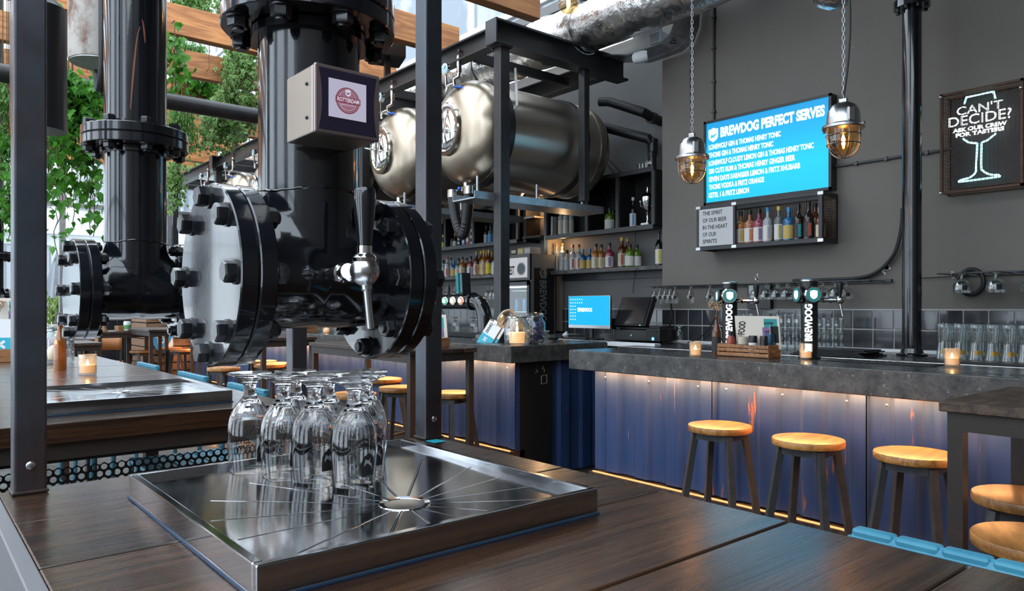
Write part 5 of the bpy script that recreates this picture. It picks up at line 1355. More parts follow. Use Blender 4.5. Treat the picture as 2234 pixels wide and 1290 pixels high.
for k, px in enumerate((962, 970, 978, 987, 996, 1004)): hang('wine', 5.9+.05*(k % 2), yy(px, 5.92), SZ-.115, f'wine glass hanging under the spirits shelf, {WORDS[k]} from the box post', 'wine glasses by the box post')
for k, px in enumerate((1064, 1073, 1081)): hang('wine', 5.92, yy(px, 5.92), SZ-.115, f'wine glass hanging beside the gantry post, {WORDS[k]} of three', 'wine glasses by the gantry post')
# stacked and upturned glasses on the back counter
TB = MB().lathe([(.0005, .003), (.027, .003), (.029, .0), (.031, .01), (.036, .075), (.034, .10), (.038, .135), (.0355, .135), (.031, .10), (.033, .075), (.028, .012), (.0005, .012)], 20).mesh('pint_glass', M['glass'], 40)
WB = MB().lathe([(.0005, .214), (.030, .214), (.036, .208), (.037, .18), (.031, .13), (.030, .09), (.036, .03), (.040, 0), (.038, 0), (.034, .03), (.028, .09), (.029, .13), (.034, .18), (.033, .205), (.0005, .205)], 24).mesh('weizen_glass', M['glass'], 40)
CT = 1.0795
n = 0
for k, px in enumerate((1692, 1709, 1726, 1743)):
    for lv in range(2):
        o = inst('pint_glass', TB, None, (5.3, yy(px, 5.3), CT+lv*.137)); tag(o, f'clear pint glass between the tap columns, {["lower", "upper"][lv]} of the {WORDS[k]} stack', 'glass', 'pint glasses stacked between the taps')
for k, px in enumerate((1793, 1812, 1830)):
    for lv in range(2):
        o = inst('pint_glass', TB, None, (5.32, yy(px, 5.32), CT+lv*.137*.9)); o.scale = (1, 1, .9); tag(o, f'clear pint glass past the nearer tap, {["lower", "upper"][lv]} of the {WORDS[k]} stack', 'glass', 'pint glasses stacked past the nearer tap')
for k, px in enumerate((1606, 1620, 1634)):
    for lv in range(2):
        o = inst('pint_glass', TB, None, (5.3, yy(px, 5.3), CT+lv*.137)); tag(o, f'clear pint glass behind the menu card, {["lower", "upper"][lv]} of the {WORDS[k]} stack', 'glass', 'pint glasses stacked behind the menu')
M['goldprint'] = mat('gold_print', (.45, .28, .06), .3, metal=.5)
bandm = MB().lathe([(.0405, .036), (.0375, .058)], 20).mesh('gold_print', M['goldprint'], 40)
for r, x in ((0, 4.86), (1, 4.97), (2, 5.08)):
    for k in range(6):
        px = 2058+k*36+(r % 2)*12+r*3
        o = inst('weizen_glass', WB, None, (x, yy(px, x), CT+.014)); tag(o, f'tall upside-down beer glass, {["front", "middle", "rear"][r]} row, {WORDS[k]} from the black column', 'glass', f'tall upturned glasses, {["front", "middle", "rear"][r]} row')
        if r == 0: inst('gold_print', shared('gp', lambda: MB().grid([(cos(pi+.65+a*.2)*.0385*(1.0), sin(pi+.65+a*.2)*.0385, z) for z in (.03, .055) for a in range(-3, 4)], 2, 7).mesh('gold_print', M['goldprint'], 40)), o)
mt = thing('glass_mat', 'black rubber grid mat under the tall upside-down glasses', 'mat')
MB().box(4.70, 5.3, .2, yy(2040, 5.0), CT, CT+.012).build('mat', M['rubber'], mt, smooth=0)
mt = thing('bar_towel_stack', 'pile of black rubber mats on the back counter beside the column', 'mat')
for k in range(5): MB().box(4.72+.012*k, 5.06-.01*k, 2.15+.02*(k % 3), 2.66-.02*k, CT+k*.009, CT+.008+k*.009).build('mat', M['rubber'], mt, smooth=0, bev=.003)
o = inst('stem_glass', GB, None, (5.0, yy(1482, 5.0), 1.13)); o.scale = (.8, .8, .8)
o.location = at_z(1482, 746, 1.10)+V((0, 0, .0)); tag(o, 'single upside-down stemmed glass on the counter near the till cable', 'glass')
# small control box on the wall
cb = thing('control_box', 'grey control box with a small display on the tiled wall', 'box', (5.56, yy(1655, 5.56), 1.50))
MB().box(0, .038, -.11, .11, -.11, .11).build('case', M['plastic'], cb, smooth=0, bev=.004); MB().box(-.004, 0, .0, .09, .02, .09).build('display', mat('lcd', (.35, .42, .40), .3), cb, smooth=0); MB().box(-.004, 0, -.0, .09, -.06, .0).build('keypad', lmat('grey'), cb, smooth=0)
for k in range(4): MB().box(-.006, -.004, .01+k*.02, .022+k*.02, -.05, -.035).build('button', lmat('red'), cb, smooth=0)

# ------------------------------------------------------------------ bottles in the caged rack
rows = [(1616, 'square', 'amber', 'black', 'white', 'gold', 1.17, 'amber bottle, white label with a gold corner, at the slogan board end of the rack'), (1636, 'square', 'peach', 'black', 'white', 'orange', 1.17, 'amber bottle, white label with an orange corner, second in the caged rack'), (1656, 'square', 'pink', 'black', 'white', 'purple', 1.17, 'pinkish bottle, white label with a purple corner, third in the caged rack'),
        (1675, 'gin', 'clear', 'blue', 'white', 'grey', 1.0, 'clear bottle with a bright blue cap in the caged rack'), (1699, 'gin', 'grey', 'yellow', 'white', 'gold', 1.0, 'grey bottle with a bright yellow cap in the caged rack'), (1721, 'square', 'blue', 'blue', 'gold', None, 1.12, 'blue glass bottle with a gold label in the caged rack'),
        (1742, 'rum', 'dark', 'black', 'black', 'teal', 1.02, 'dark bottle, black label with a teal mark, in the caged rack'), (1764, 'rum', 'dark', 'black', 'black', 'red', 1.05, 'dark bottle, black label with a red mark, in the caged rack'), (1778, 'rum', 'brown', 'black', 'black', None, 1.02, 'brown bottle squeezed behind the others at the caged rack end'), (1790, 'small', 'brown', 'white', 'cream', 'orange', 1.35, 'small brown bottle with a cream label by the rack corner post')]
for i, (px, sh, lq, cp, la, l2, sc, l) in enumerate(rows):
    x = 5.45+(.05 if i in (8,) else 0)+(-.02 if i == 9 else 0); q = ray(px, 500)
    bottle(l, (x, x*q.y/q.x, RZ0+.0345), sh, lq, cp, la, l2, sc*.98, 'spirits in the caged wall rack')
# ------------------------------------------------------------------ lit tap columns on the bar
M['litwhite'] = emis('lit_lettering', (.85, .93, 1.0), 2.6); M['litteal'] = emis('lit_teal', (.02, .16, .16), .8)
def tap_col(label, p, das=(0, -1.35)):
    o = thing('tap_column', label, 'beer tap', p)
    MB().cyl((0, 0, 0), (0, 0, .455), .047, n=36).build('column', M['plastic'], o); MB().lathe([(.0505, .455), (.0505, .462), (.04, .468), (.0005, .47)], 36).build('top_cap', M['brushed'], o)
    MB().cyl((0, 0, 0), (0, 0, .012), .062, n=36).build('foot', M['plastic'], o)
    ang = atan2(-p.y, -p.x)   # towards the room
    w = .215
    text('BREWDOG', (0, 0, 0), (1, 0, 0), (0, 1, 0), w, .040, M['litwhite'], o, .035, wrap=lambda a, c: V((cos(ang+.30-c/.0476)*.0478, sin(ang+.30-c/.0476)*.0478, .105+a)))
    b = MB(); P = []
    for i in range(4):
        for j in range(5): P.append((cos(ang+.28-.8*j/4)*.0477, sin(ang+.28-.8*j/4)*.0477, .045+.045*i/3))
    b.grid(P, 4, 5).build('lit_shield', M['litwhite'], o, smooth=0)
    # round badges and taps
    for k, (da, m) in enumerate(((das[0], 'chrome'), (das[1], 'plastic'))):
        a = ang+da*(1 if k == 0 else 1); d = V((cos(a), sin(a), 0)); c = V((0, 0, .375))+d*.068
        bd = MB().lathe([(.0005, 0), (.044, 0), (.05, .006), (.05, .02), (.044, .026), (.0005, .026)], 36, c-d*.013, d).build('badge', M[m], o)
        MB().cyl(c+d*.0135, c+d*.0145, .041, n=32).build('badge_face', M['litteal'], bd)
        u = V((0, 0, 1)).cross(d).normalized(); s = .040
        MB().add([c+d*.0155+u*(x*s)+V((0, 0, y*s*1.3)) for x, y in ((-.5, .4), (0, .5), (.5, .4), (.5, -.15), (.36, -.34), (0, -.5), (-.36, -.34), (-.5, -.15))], [tuple(range(8))]).build('lit_shield', M['litwhite'], bd, smooth=0)
        MB().cyl(V((0, 0, .375))+d*.04, c, .02, n=16).build('badge_stem', M['chrome'], o)
    # side tap with black handle and spout, towards -y
    for sgn, nm in ((-1, 'tap'),):
        d = V((.35, -.94, 0)); c0 = V((0, 0, .345))
        t = MB().cyl(c0+d*.04, c0+d*.15, .013, n=16); t.cyl(c0+d*.07, c0+d*.085, .02, n=6); t.cyl(c0+d*.11, c0+d*.125, .018, n=16)
        t = t.build('tap_body', M['chrome'], o)
        MB().sphere(c0+d*.165, .024, 20, 12).build('tap_ball', M['chrome'], t)
        MB().cyl(c0+d*.165+V((0, 0, -.02)), c0+d*.18+V((0, 0, -.095)), .007, n=12).build('tap_spout', M['brushed'], t)
        MB().lathe([(.010, .02), (.012, .04), (.019, .085), (.019, .098), (.0005, .10)], 20, c0+d*.165).build('tap_handle', M['plastic'], t)
    return o
tap_col('black lit tap column standing behind the condiment crate', V((4.12, 2.735, BT)))
tap_col('black lit tap column standing free on the bar beside a tea light', V((4.11, 2.19, BT)), (.3, -1.05))
# bar mat with outlined lettering
bm = thing('bar_mat', 'black rubber bar mat with pale lettering along the bar', 'mat', (0, 0, 0))
pa, pb = at_z(1775, 790, BT), at_z(2040, 800, BT)
MB().box(4.00, 4.17, pb.y, pa.y, BT, BT+.006).build('mat', M['rubber'], bm, smooth=0, bev=.003)
ya = at_z(1838, 790, BT).y; yb = at_z(2006, 799, BT).y
text('BREWDOG', (4.11, ya, BT+.0064), (0, -1, 0), (1, 0, 0), ya-yb, .042, M['paper'], bm, .03)
shield((4.13, ya+.07, BT+.0064), (0, -1, 0), (1, 0, 0), .05, bm, M['paper'], M['rubber'])

# ------------------------------------------------------------------ condiment crates
def crate(label, p, w=.14, l=.35, h=.078, rz=0):
    """long side along local y"""
    o = thing('condiment_crate', label, 'crate', p, rz); t = .009
    for k in range(3):
        z0 = .006+k*.026-(.002 if k == 2 else 0)
        for x in (0, w-t): MB().box(x, x+t, 0, l, z0, z0+.02).build('slat', M['crate'], o, smooth=0, bev=.0015)
    for y in (0, l-t): MB().box(t, w-t, y, y+t, 0, h).build('end_board', M['crate'], o, smooth=0, bev=.0015)
    MB().box(t, w-t, t, l-t, .002, .008).build('base', M['crate'], o, smooth=0)
    return o
def jar(label, p, r, h, col, cap=None, capcol=None, band=None, name='jar'):
    o = thing(name, label, 'jar', p)
    MB().lathe([(.0005, 0), (r*.95, 0), (r, .004), (r, h*.85), (r*.9, h)], 20).build('body', col, o)
    if cap: MB().lathe([(r*1.04, h*.9), (r*1.04, h+cap), (r*.95, h+cap+.004), (.0005, h+cap+.004)], 20).build('lid', capcol, o)
    if band: MB().lathe([(r+.0008, h*.15), (r+.0008, h*.6)], 20).build('label', band, o)
    return o
C1 = V((3.90, 2.33, BT)); crate('brown slatted condiment crate standing on the bar', C1)
M['ketchup'] = mat('ketchup', (.30, .06, .04), .3); M['mustard'] = mat('mayo_jar', (.50, .44, .35), .4)
zc = BT+.0085
o = thing('sauce_bottle', 'red ribbed sauce bottle in the crate on the bar', 'bottle', (3.965, 2.625, zc))
MB().lathe([(.0005, 0), (.031, 0), (.033, .03), (.028, .045), (.031, .06), (.026, .075), (.028, .088), (.018, .11), (.014, .12)], 20).build('body', M['ketchup'], o); MB().cyl((0, 0, .12), (0, 0, .145), .016).build('cap', M['plastic'], o)
jar('cream jar with a printed band in the crate on the bar', (3.96, 2.535, zc), .030, .115, M['mustard'], .0, None, M['conduit'])
jar('salt grinder with black top in the crate on the bar', (3.955, 2.465, zc), .025, .09, M['paperw'], .028, M['plastic'])
jar('pepper grinder with black top in the crate on the bar', (3.97, 2.40, zc), .022, .09, M['plastic'], .028, M['plastic'])
o = thing('beer_can', 'dark blue printed can holding cutlery in the crate', 'can', (3.96, 2.376-.005, zc))
o.location = (4.0, 2.375, zc)
MB().lathe([(.0005, 0), (.026, 0), (.031, .008), (.031, .125), (.029, .135)], 24).build('can', mat('can_navy', (.02, .06, .10), .3, metal=.5), o)
for k in range(5): MB().bar((.0, -.012+k*.006, .02), (.01*(k-2), -.012+k*.008, .185), .006, .003).build('cutlery', M['stain'], o)
text('PINEAPPLE', (-.0245, .0175, .05), (.45, -.9, 0), (0, 0, 1), .044, .02, M['paper'], o)
def menu(label, p, u, w, h, lean, style, thick=.004):
    """card standing with its lower corner at p, u along its width"""
    u = V(u).normalized(); n = V((u.y, -u.x, 0)); up = (V((0, 0, 1))-n*lean).normalized(); p = V(p)
    o = thing('menu_card', label, 'menu', p)
    nn = u.cross(up)
    def q(x, y, l): return u*(x*w)+up*(y*h)+nn*l
    def patch(x0, x1, y0, y1, m, nm, l=.0005): MB().add([q(x0, y0, l), q(x1, y0, l), q(x1, y1, l), q(x0, y1, l)], [(0, 1, 2, 3)]).build(nm, m, o, smooth=0)
    b = MB(); P = [q(x, y, l) for l in (0, -thick) for x, y in ((0, 0), (1, 0), (1, 1), (0, 1))]
    b.add(P, [(0, 1, 2, 3), (7, 6, 5, 4), (0, 4, 5, 1), (1, 5, 6, 2), (2, 6, 7, 3), (3, 7, 4, 0)]); b.build('card', M['paper' if style != 'drinks' else 'paperw'], o, smooth=0)
    if style == 'food':
        text('FOOD', q(.20, .42, .0006), up*1+u*.18, -u+up*.0, .42*h, .15*w, M['ink'], o, .03)
        shield(q(.125, .28, .0006), -u, up, .12*w, o, M['ink'], M['paper'], .0004)
        patch(.66, .95, .62, .92, lmat('teal'), 'print'); patch(.62, .84, .34, .66, lmat('purple'), 'print', .0008); patch(.80, .97, .2, .7, M['ink'], 'print', .001)
        text('ROTTER', q(.67, .75, .0012), u, up, .2*w, .07*h, M['ink'], o); text('DAM', q(.67, .5, .0012), u, up, .13*w, .07*h, M['ink'], o)
    elif style == 'drinks':
        patch(0, 1, 0, .46, M['teal'], 'print')
        text('DRINKS', q(.42, .52, .0008), up, -u, .40*h, .22*w, M['ink'], o, .03)
        for a, c in (((.30, .16), (.6, .36)), ((.6, .16), (.30, .36))):
            d = (V((c[0], c[1], 0))-V((a[0], a[1], 0))); MB().bar(q(a[0], a[1], .0008), q(c[0], c[1], .0008), .0012, .016, up=up).build('print', M['paperw'], o, smooth=0)
    elif style == 'purple':
        patch(.2, .8, .55, .9, lmat('teal'), 'print'); patch(.25, .75, .2, .55, lmat('purple'), 'print')
    return o
menu('cream food menu standing in the crate on the bar', (4.015, 2.615, BT+.05), (.0, -1, 0), .30, .20, -.12, 'food')
# brown bottle with dried flowers
def flowers(label, p, h=.16):
    o = thing('dried_flowers', label, 'flowers', p); b = MB(); rnd = random.Random(3); f = MB()
    for k in range(11):
        a = rnd.uniform(0, 6.3); s = rnd.uniform(.01, .055); t = V((cos(a)*s, sin(a)*s, rnd.uniform(.5, 1)*h)); b.tube([(0, 0, -.1), t*.5+V((0, 0, .01)), t], .0012, 4)
        for q in range(9):
            c = t+V((rnd.uniform(-1, 1), rnd.uniform(-1, 1), rnd.uniform(-.9, .4)))*.016; f.sphere(c, rnd.uniform(.003, .0065), 6, 4)
    b.build('stems', M['soil'], o)['kind'] = 'stuff'; f.build('blossom', mat('dry_blossom', (.45, .30, .18), .8), o)['kind'] = 'stuff'; return o
bp = V((3.985, 2.742, BT)); bottle('brown beer bottle with dried flowers at the end of the crate', bp, 'beer', 'brown', None, 'black', None, 1.0); flowers('dried flowers standing in the brown bottle by the crate', bp+V((0, 0, .25)), .09)
# corner bar: jars, clipboard, cups
def clip_jar(label, p, r, h, lid_open):
    o = thing('clip_top_jar', label, 'jar', p)
    MB().lathe([(.0005, .004), (r*.92, 0), (r, .02), (r, h*.72), (r*.78, h*.85), (r*.74, h*.93), (r*.80, h*.95), (r*.80, h), (r*.75, h), (r*.7, h*.9), (r*.95, h*.7), (r*.95, .025), (.0005, .01)], 32).build('glass_body', M['glass'], o, smooth=60)
    MB().ring((0, 0, h*.93), (0, 0, 1), r*.80, r*.84, .008, 32).build('wire_band', M['stain'], o)
    if lid_open:
        m = Matrix.Translation((-r*.35, r*.95, h*.90)) @ Matrix.Rotation(radians(-62), 4, 'X') @ Matrix.Rotation(radians(20), 4, 'Z')
        l = inst('lid', MB().lathe([(.0005, .012), (r*.7, .012), (r*.82, .004), (r*.82, -.006), (r*.72, -.008), (.0005, 0)], 32).mesh('lid', M['glass'], 40), o, mtx=m)
        MB().ring((0, 0, -.008), (0, 0, 1), r*.70, r*.84, .006, 32).build('seal', M['paper'], l)
        MB().tube([(-r*.4, r*.6, h*.95), (-r*.5, r*1.2, h*.8), (0, r*1.0, h*.7)], .002, 6).build('clip_wire', M['stain'], o)
    else:
        MB().lathe([(r*.82, h), (r*.82, h+.012), (r*.6, h+.02), (.0005, h+.022)], 32).build('lid', M['glass'], o)
    return o
jp = at_z(1128, 750, BT); jp = V((3.87, 3.87*ray(1128, 700).y/ray(1128, 700).x, BT))
clip_jar('large clip-top glass jar with its lid open and a burning candle inside', jp, .105, .235, True)
cn = thing('pillar_candle', 'short wide candle burning inside the open clip-top jar', 'candle', jp+V((0, 0, .012)))
MB().lathe([(.0005, 0), (.062, 0), (.064, .06), (.070, .085), (.060, .09), (.04, .082), (.0005, .08)], 24).build('wax', M['wax'], cn)
MB().cyl((0, 0, .08), (0, 0, .092), .0015, n=6).build('wick', M['ink'], cn); MB().lathe([(.0005, .09), (.009, .10), (.010, .112), (.004, .13), (.0003, .145)], 12).build('flame', M['flame'], cn)
j2 = V((4.06, 4.06*ray(1165, 700).y/ray(1165, 700).x, BT))
clip_jar('clip-top glass jar full of blue and white wrapped sweets', j2, .095, .24, False)
rnd = random.Random(5); mw = [mat('sweet_white', (.55, .56, .6), .4), mat('sweet_blue', (.05, .08, .30), .4), mat('sweet_violet', (.16, .15, .34), .4)]
sm = [MB().box(-.018, .018, -.011, .011, -.008, .008).add([(.018, 0, 0), (.032, .011, .006), (.032, -.011, -.006), (-.018, 0, 0), (-.032, .011, -.006), (-.032, -.011, .006)], [(0, 1, 2), (3, 4, 5)]).mesh('sweet', m, 0) for m in mw]
for lv in range(8):
    for k in range(9):
        a = 2*pi*k/9+lv*.35; rr_ = .066 if k % 3 else .045
        ci = rnd.randint(0, 2); o = inst('wrapped_sweet', sm[ci], None, (j2.x+cos(a)*rr_, j2.y+sin(a)*rr_, BT+.022+lv*.021)); o.rotation_euler = (rnd.uniform(-.6, .6), rnd.uniform(-.6, .6), rnd.uniform(0, 6))
        tag(o, f'{["white", "blue", "violet"][ci]} wrapped sweet in the closed clip-top jar, {WORDS[lv]} layer from the bottom', 'sweet', f'{["white", "blue", "violet"][ci]} sweets, {WORDS[lv]} layer')
for px, x, r0, r1, h, m, l in ((1186, 4.25, .036, .05, .10, 'paper', 'cream paper cup beside the jar of sweets'), (1207, 4.40, .055, .05, .065, 'conduit', 'low grey tin bowl beside the cream paper cup')):
    o = thing('cup', l, 'cup', (x, x*ray(px, 700).y/ray(px, 700).x, BT))
    MB().lathe([(.0005, 0), (r1, 0), (r1*.8, h*.3), (r0, h*.6), (r1, h), (r1-.004, h), (r0-.004, h*.6), (.0005, .01)], 24).build('body', M[m], o)
    MB().ring((0, 0, h-.004), (0, 0, 1), r1-.003, r1+.002, .005, 24).build('rim', M[m], o)
# clipboards with the drinks menu, leaning
cp_ = V((3.86, 3.86*ray(1040, 745).y/ray(1040, 745).x, BT))
def clipboard(label, p, dx):
    rz = 0; o = thing('clipboard', label, 'menu', p); u = V((.25, -.97, 0)).normalized(); n = V((-.97, -.25, 0)).normalized(); up = (V((0, 0, 1))*.86-n*.30+u*.42).normalized(); uu = (u-up*u.dot(up)).normalized(); nn = uu.cross(up)
    w, h = .155, .225
    def q(x, y, l): return uu*(x*w)+up*(y*h)+nn*l
    def slabq(x0, x1, y0, y1, l0, l1, m, nm):
        P = [q(x, y, l) for l in (l1, l0) for x, y in ((x0, y0), (x1, y0), (x1, y1), (x0, y1))]
        return MB().add(P, [(0, 1, 2, 3), (7, 6, 5, 4), (0, 4, 5, 1), (1, 5, 6, 2), (2, 6, 7, 3), (3, 7, 4, 0)]).build(nm, m, o, smooth=0)
    slabq(-.03, 1.03, -.02, 1.06, -.004, 0, M['crate'], 'board'); slabq(0, 1, 0, 1, .0004, .002, M['paperw'], 'sheet'); slabq(0, 1, 0, .46, .0021, .0024, M['teal'], 'print')
    text('DRINKS', q(.36, .52, .0026), up, -uu, .42*h, .20*w, M['ink'], o, .03)
    for a, c in (((.30, .2), (.52, .36)), ((.52, .2), (.30, .36))): MB().bar(q(*a, .0028), q(*c, .0028), .001, .012, up=uu).build('print', M['paperw'], o, smooth=0)
    slabq(.35, .65, .95, 1.10, .002, .01, M['stain'], 'clip'); return o
clipboard('clipboard with the teal and white drinks menu leaning in front', cp_, 0)
clipboard('clipboard leaning behind the front drinks menu', cp_+V((.022, -.035, 0)), 0)
# crate on the slatted table end, with menu cards
cr2 = V((3.02, 4.72, 1.102)); crate('brown slatted condiment crate on the slatted high table', V((2.98, 4.46, 1.102)), .15, .30)
menu('cream food menu standing in the crate on the slatted table', (3.085, 4.74, 1.14), (.15, -1, 0), .14, .21, -.06, 'food')
menu('cream menu with a purple print in the crate on the slatted table', (3.105, 4.62, 1.14), (.15, -1, 0), .14, .21, -.1, 'purple')
o = thing('sauce_bottle', 'white round sauce bottle in the crate on the slatted table', 'bottle', (3.04, 4.53, 1.111))
MB().lathe([(.0005, 0), (.034, 0), (.036, .01), (.034, .075), (.018, .105), (.010, .16), (.005, .165)], 20).build('body', M['paperw'], o); MB().lathe([(.0368, .03), (.036, .06)], 20).build('label', M['conduit'], o)
jar('brown paper wrapped tub in the crate on the slatted table', (3.03, 4.65, 1.111), .034, .085, M['crate'], .004, M['paper'])
# cobra tap rail
ct = thing('tap_tower', 'black bent-pipe tap tower with glowing round badges', 'beer tap', (4.2, 5.42, BT))
MB().tube(smooth3([V((0, 0, .0)), V((0, 0, .12)), V((0, .02, .25)), V((-.0, .08, .34)), V((0, .20, .36))], 6), .07, 24).build('bent_pipe', M['paint'], ct)
MB().lathe([(.12, 0), (.12, .015), (.09, .02), (.085, .05)], 28).build('base_plate', M['paint'], ct)
MB().cyl((0, .19, .36), (0, 2.2, .36), .072, n=32).build('rail_pipe', M['paint'], ct); MB().cyl((0, .17, .36), (0, .20, .36), .085, n=32).build('collar', M['paint'], ct)
bc_ = {0: (.75, .22, .10), 1: (.5, .45, .3), 2: (.05, .45, .25), 3: (.35, .45, .10)}
for k in range(5):
    y = .27+k*.132; bd = MB().lathe([(.0005, 0), (.040, 0), (.043, .004), (.043, .014), (.036, .016), (.0005, .016)], 28, (-.072, y, .365), (-1, -.1, 0)).build('badge', M['chrome'], ct)
    MB().cyl((-.088, y, .365), (-.090, y, .365), .034, n=28).build('badge_face', shared(('bf', k % 4), lambda: emis('badge_glow', bc_[k % 4], 1.0)), bd)
    MB().box(-.0915, -.090, y-.014, y+.014, .350, .382).build('badge_mark', shared('bmk', lambda: emis('badge_mark', (.9, .85, .75), 1.2)), bd, smooth=0)
    MB().lathe([(.012, .42), (.018, .49), (.004, .54)], 12, (0, y+.06, 0)).build('tap_handle', M['plastic'], ct)
for k, (px, m) in enumerate(((1007, 'conduit'), (1016, 'plastic'))):
    y = 4.2*ray(px, 630).y/ray(px, 630).x; o = thing('book', ['slim teal-printed box file standing on the tap rail', 'slim black box file leaning on the tap rail'][k], 'book', (4.2, y, BT+.436)); MB().box(-.05, .05, -.02, .02, 0, .20).build('cover', lmat('teal') if k == 0 else M['plastic'], o, smooth=0, bev=.002)
    text('BREWDOG', (-.051, .012, .02), (0, 0, 1), (0, 1, 0) if False else (0, -1, 0), .16, .02, M['ink'] if k == 0 else M['teal'], o); o.rotation_euler = (-.07, 0, 0)
# glasses on the corner bar near the tower
for k in range(8):
    o = inst('stem_glass', GB, None, (4.32-.04*(k % 2)+.0, 5.62+.10*k, 1.115)); o.location.x = 5.5+.12*(k % 2); o.location.y = 6.9+.2*k; o.location.z = 1.102; tag(o, f'upturned stemmed glass on the rear counter below the tap rail, {["first","second","third","fourth","fifth","sixth","seventh","eighth"][k]} from the gantry post', 'glass', 'glasses under the tap rail')
for k in range(10):
    o = inst('pint_glass', TB, None, (3.95+.1*(k % 2), 7.6+.17*k, BT)); tag(o, f'pint glass on the corner bar beyond the nearest pipe, {["first","second","third","fourth","fifth","sixth","seventh","eighth","ninth","tenth"][k]} of a file', 'glass', 'pint glasses on the corner bar')
crate('small brown crate on the corner bar beyond the nearest pipe', V((3.75, 8.35, BT)), .15, .3)

# ------------------------------------------------------------------ fridge
fg = thing('drinks_fridge', 'black glass-door drinks fridge with lit shelves and tall side logo', 'fridge', (5.50, 6.28, .0)); D, Wd, Ht = .42, .46, 2.02
M['fgrey'] = mat('fridge_grey', (.22, .22, .225), .4)
MB().box(.03, D, 0, .012, .02, Ht).build('side_wall', M['fgrey'], fg, smooth=0); MB().box(.03, D, Wd-.012, Wd, .02, Ht).build('side_wall', M['plastic'], fg, smooth=0)
MB().box(D-.012, D, 0, Wd, .02, Ht).build('back_wall', M['white'], fg, smooth=0); MB().box(.03, D, .012, Wd-.012, Ht-.02, Ht).build('roof', M['plastic'], fg, smooth=0); MB().box(.0, D, 0, Wd, 0, .45).build('plinth', M['plastic'], fg, smooth=0)
MB().box(.01, .04, 0, Wd, 1.72, Ht).build('header', M['plastic'], fg, smooth=0); MB().box(.004, .01, .04, Wd-.01, 1.75, Ht-.04).build('header_sign', emis('header_lit', (.6, .62, .66), .55), fg, smooth=0)
MB().cyl((.001, .14, 1.85), (.004, .14, 1.85), .075, n=28).build('header_badge', lmat('grey'), fg); MB().cyl((-.001, .14, 1.85), (.002, .14, 1.85), .06, n=28).build('header_badge_ring', M['plastic'], fg)
text('GUEST', (.003, .44, 1.79), (0, -1, 0), (0, 0, 1), .18, .10, M['ink'], fg)
for y0, y1, z0, z1 in ((0, .04, .45, 1.70), (Wd-.04, Wd, .45, 1.70), (0, Wd, .45, .5), (0, Wd, 1.66, 1.70)): MB().box(0, .025, y0, y1, z0, z1).build('door_frame', M['plastic'], fg, smooth=0)
MB().box(.01, .014, .04, Wd-.04, .5, 1.66).build('door_glass', M['fridgeglass'], fg, smooth=0); MB().box(-.02, 0, Wd-.05, Wd-.03, .95, 1.25).build('door_handle', M['alu'], fg, smooth=0)
MB().box(.035, .05, .02, Wd-.02, 1.635, 1.65).build('light_tube', emis('fridge_light', (.65, .9, 1.0), 3.5), fg, smooth=0)
for k in range(5): MB().box(.05, D-.02, .014, Wd-.014, .62+.245*k-.004, .62+.245*k).build('shelf', M['stain'], fg, smooth=0)
MB().box(.075, D-.03, -.003, 0, .5, Ht-.16).build('side_panel', M['black'], fg, smooth=0)
zl0, zl1 = at_y(1180, 697, 6.28).z, at_y(1180, 612, 6.28).z
text('BREWDOG', (.165, -.0032, zl1), (0, 0, -1), (1, 0, 0), zl1-zl0+.02, .105, M['fgrey'], fg, .03)
shield((.215, -.0034, zl1+.085), (0, 0, -1), (1, 0, 0), .125, fg, M['fgrey'], M['black'], .0006, .95)
canm = {}
for k, c in enumerate(((.05, .30, .55), (.10, .32, .35), (.08, .34, .30), (.12, .36, .34))):
    canm[k] = MB().lathe([(.0005, 0), (.022, 0), (.028, .006), (.028, .135), (.024, .148), (.0005, .147)], 14).mesh('can', mat('can_tone', c, .3, metal=.3), 40)
for sv in range(4):
    for k in range(6):
        o = inst('drink_can', canm[3-sv if sv else 0] if sv < 3 else canm[0], None, (5.50+.11+.16*(k % 2), 6.28+.055+.07*k, .621+.245*sv)); tag(o, f'small can on the {["bottom", "second", "third", "top"][sv]} lit fridge shelf, {["front", "back"][k % 2]} row, {WORDS[k//2]} from the hinge', 'can', f'cans on the {["bottom", "second", "third", "top"][sv]} fridge shelf')
for k in range(3):
    o = thing('carton', ['silver pack lying on top of the fridge', 'gold pack lying on top of the fridge', 'dark pack lying on top of the fridge'][k], 'box', (5.6, 6.36+.12*k, Ht+.001)); MB().box(-.06, .10, -.055, .055, 0, .075).build('pack', lmat(['grey', 'gold', 'black'][k]), o, smooth=0, bev=.006); MB().box(-.061, -.06, -.04, .04, .02, .055).build('print', lmat('cream'), o, smooth=0)

# ------------------------------------------------------------------ till, monitor, printer
mo = thing('monitor', 'computer monitor showing a blue desktop beside the till', 'monitor')
u0, u1 = at_x(1240, 709, 5.02), at_x(1331, 713, 5.02); mx_ = 5.02
yA, yB = u0.y, u1.y; zA = u0.z; zB = at_x(1250, 646, 5.02).z
MB().box(mx_, mx_+.025, yB, yA, zA-.03, zB).build('casing', M['alu'], mo, smooth=0, bev=.003); M['desk'] = emis('desktop_blue', (.0, .27, .52), 1.3)
MB().box(mx_-.001, mx_, yB+.004, yA-.004, zA+.002, zB-.004).build('screen', M['desk'], mo, smooth=0)
text('BREWDOG', (mx_-.0014, yA-.17, (zA+zB)/2-.01), (0, -1, 0), (0, 0, 1), .15, .035, M['tvwhite'], mo, .03); shield((mx_-.0014, yA-.145, (zA+zB)/2+.007), (0, -1, 0), (0, 0, 1), .035, mo, M['tvwhite'], M['desk'])
ic = MB()
for i in range(7):
    for j in range(3 if i > 1 else 6): ic.box(mx_-.0016, mx_-.001, yA-.03-.03*j-.01, yA-.03-.03*j, zB-.03-.032*i-.01, zB-.03-.032*i)
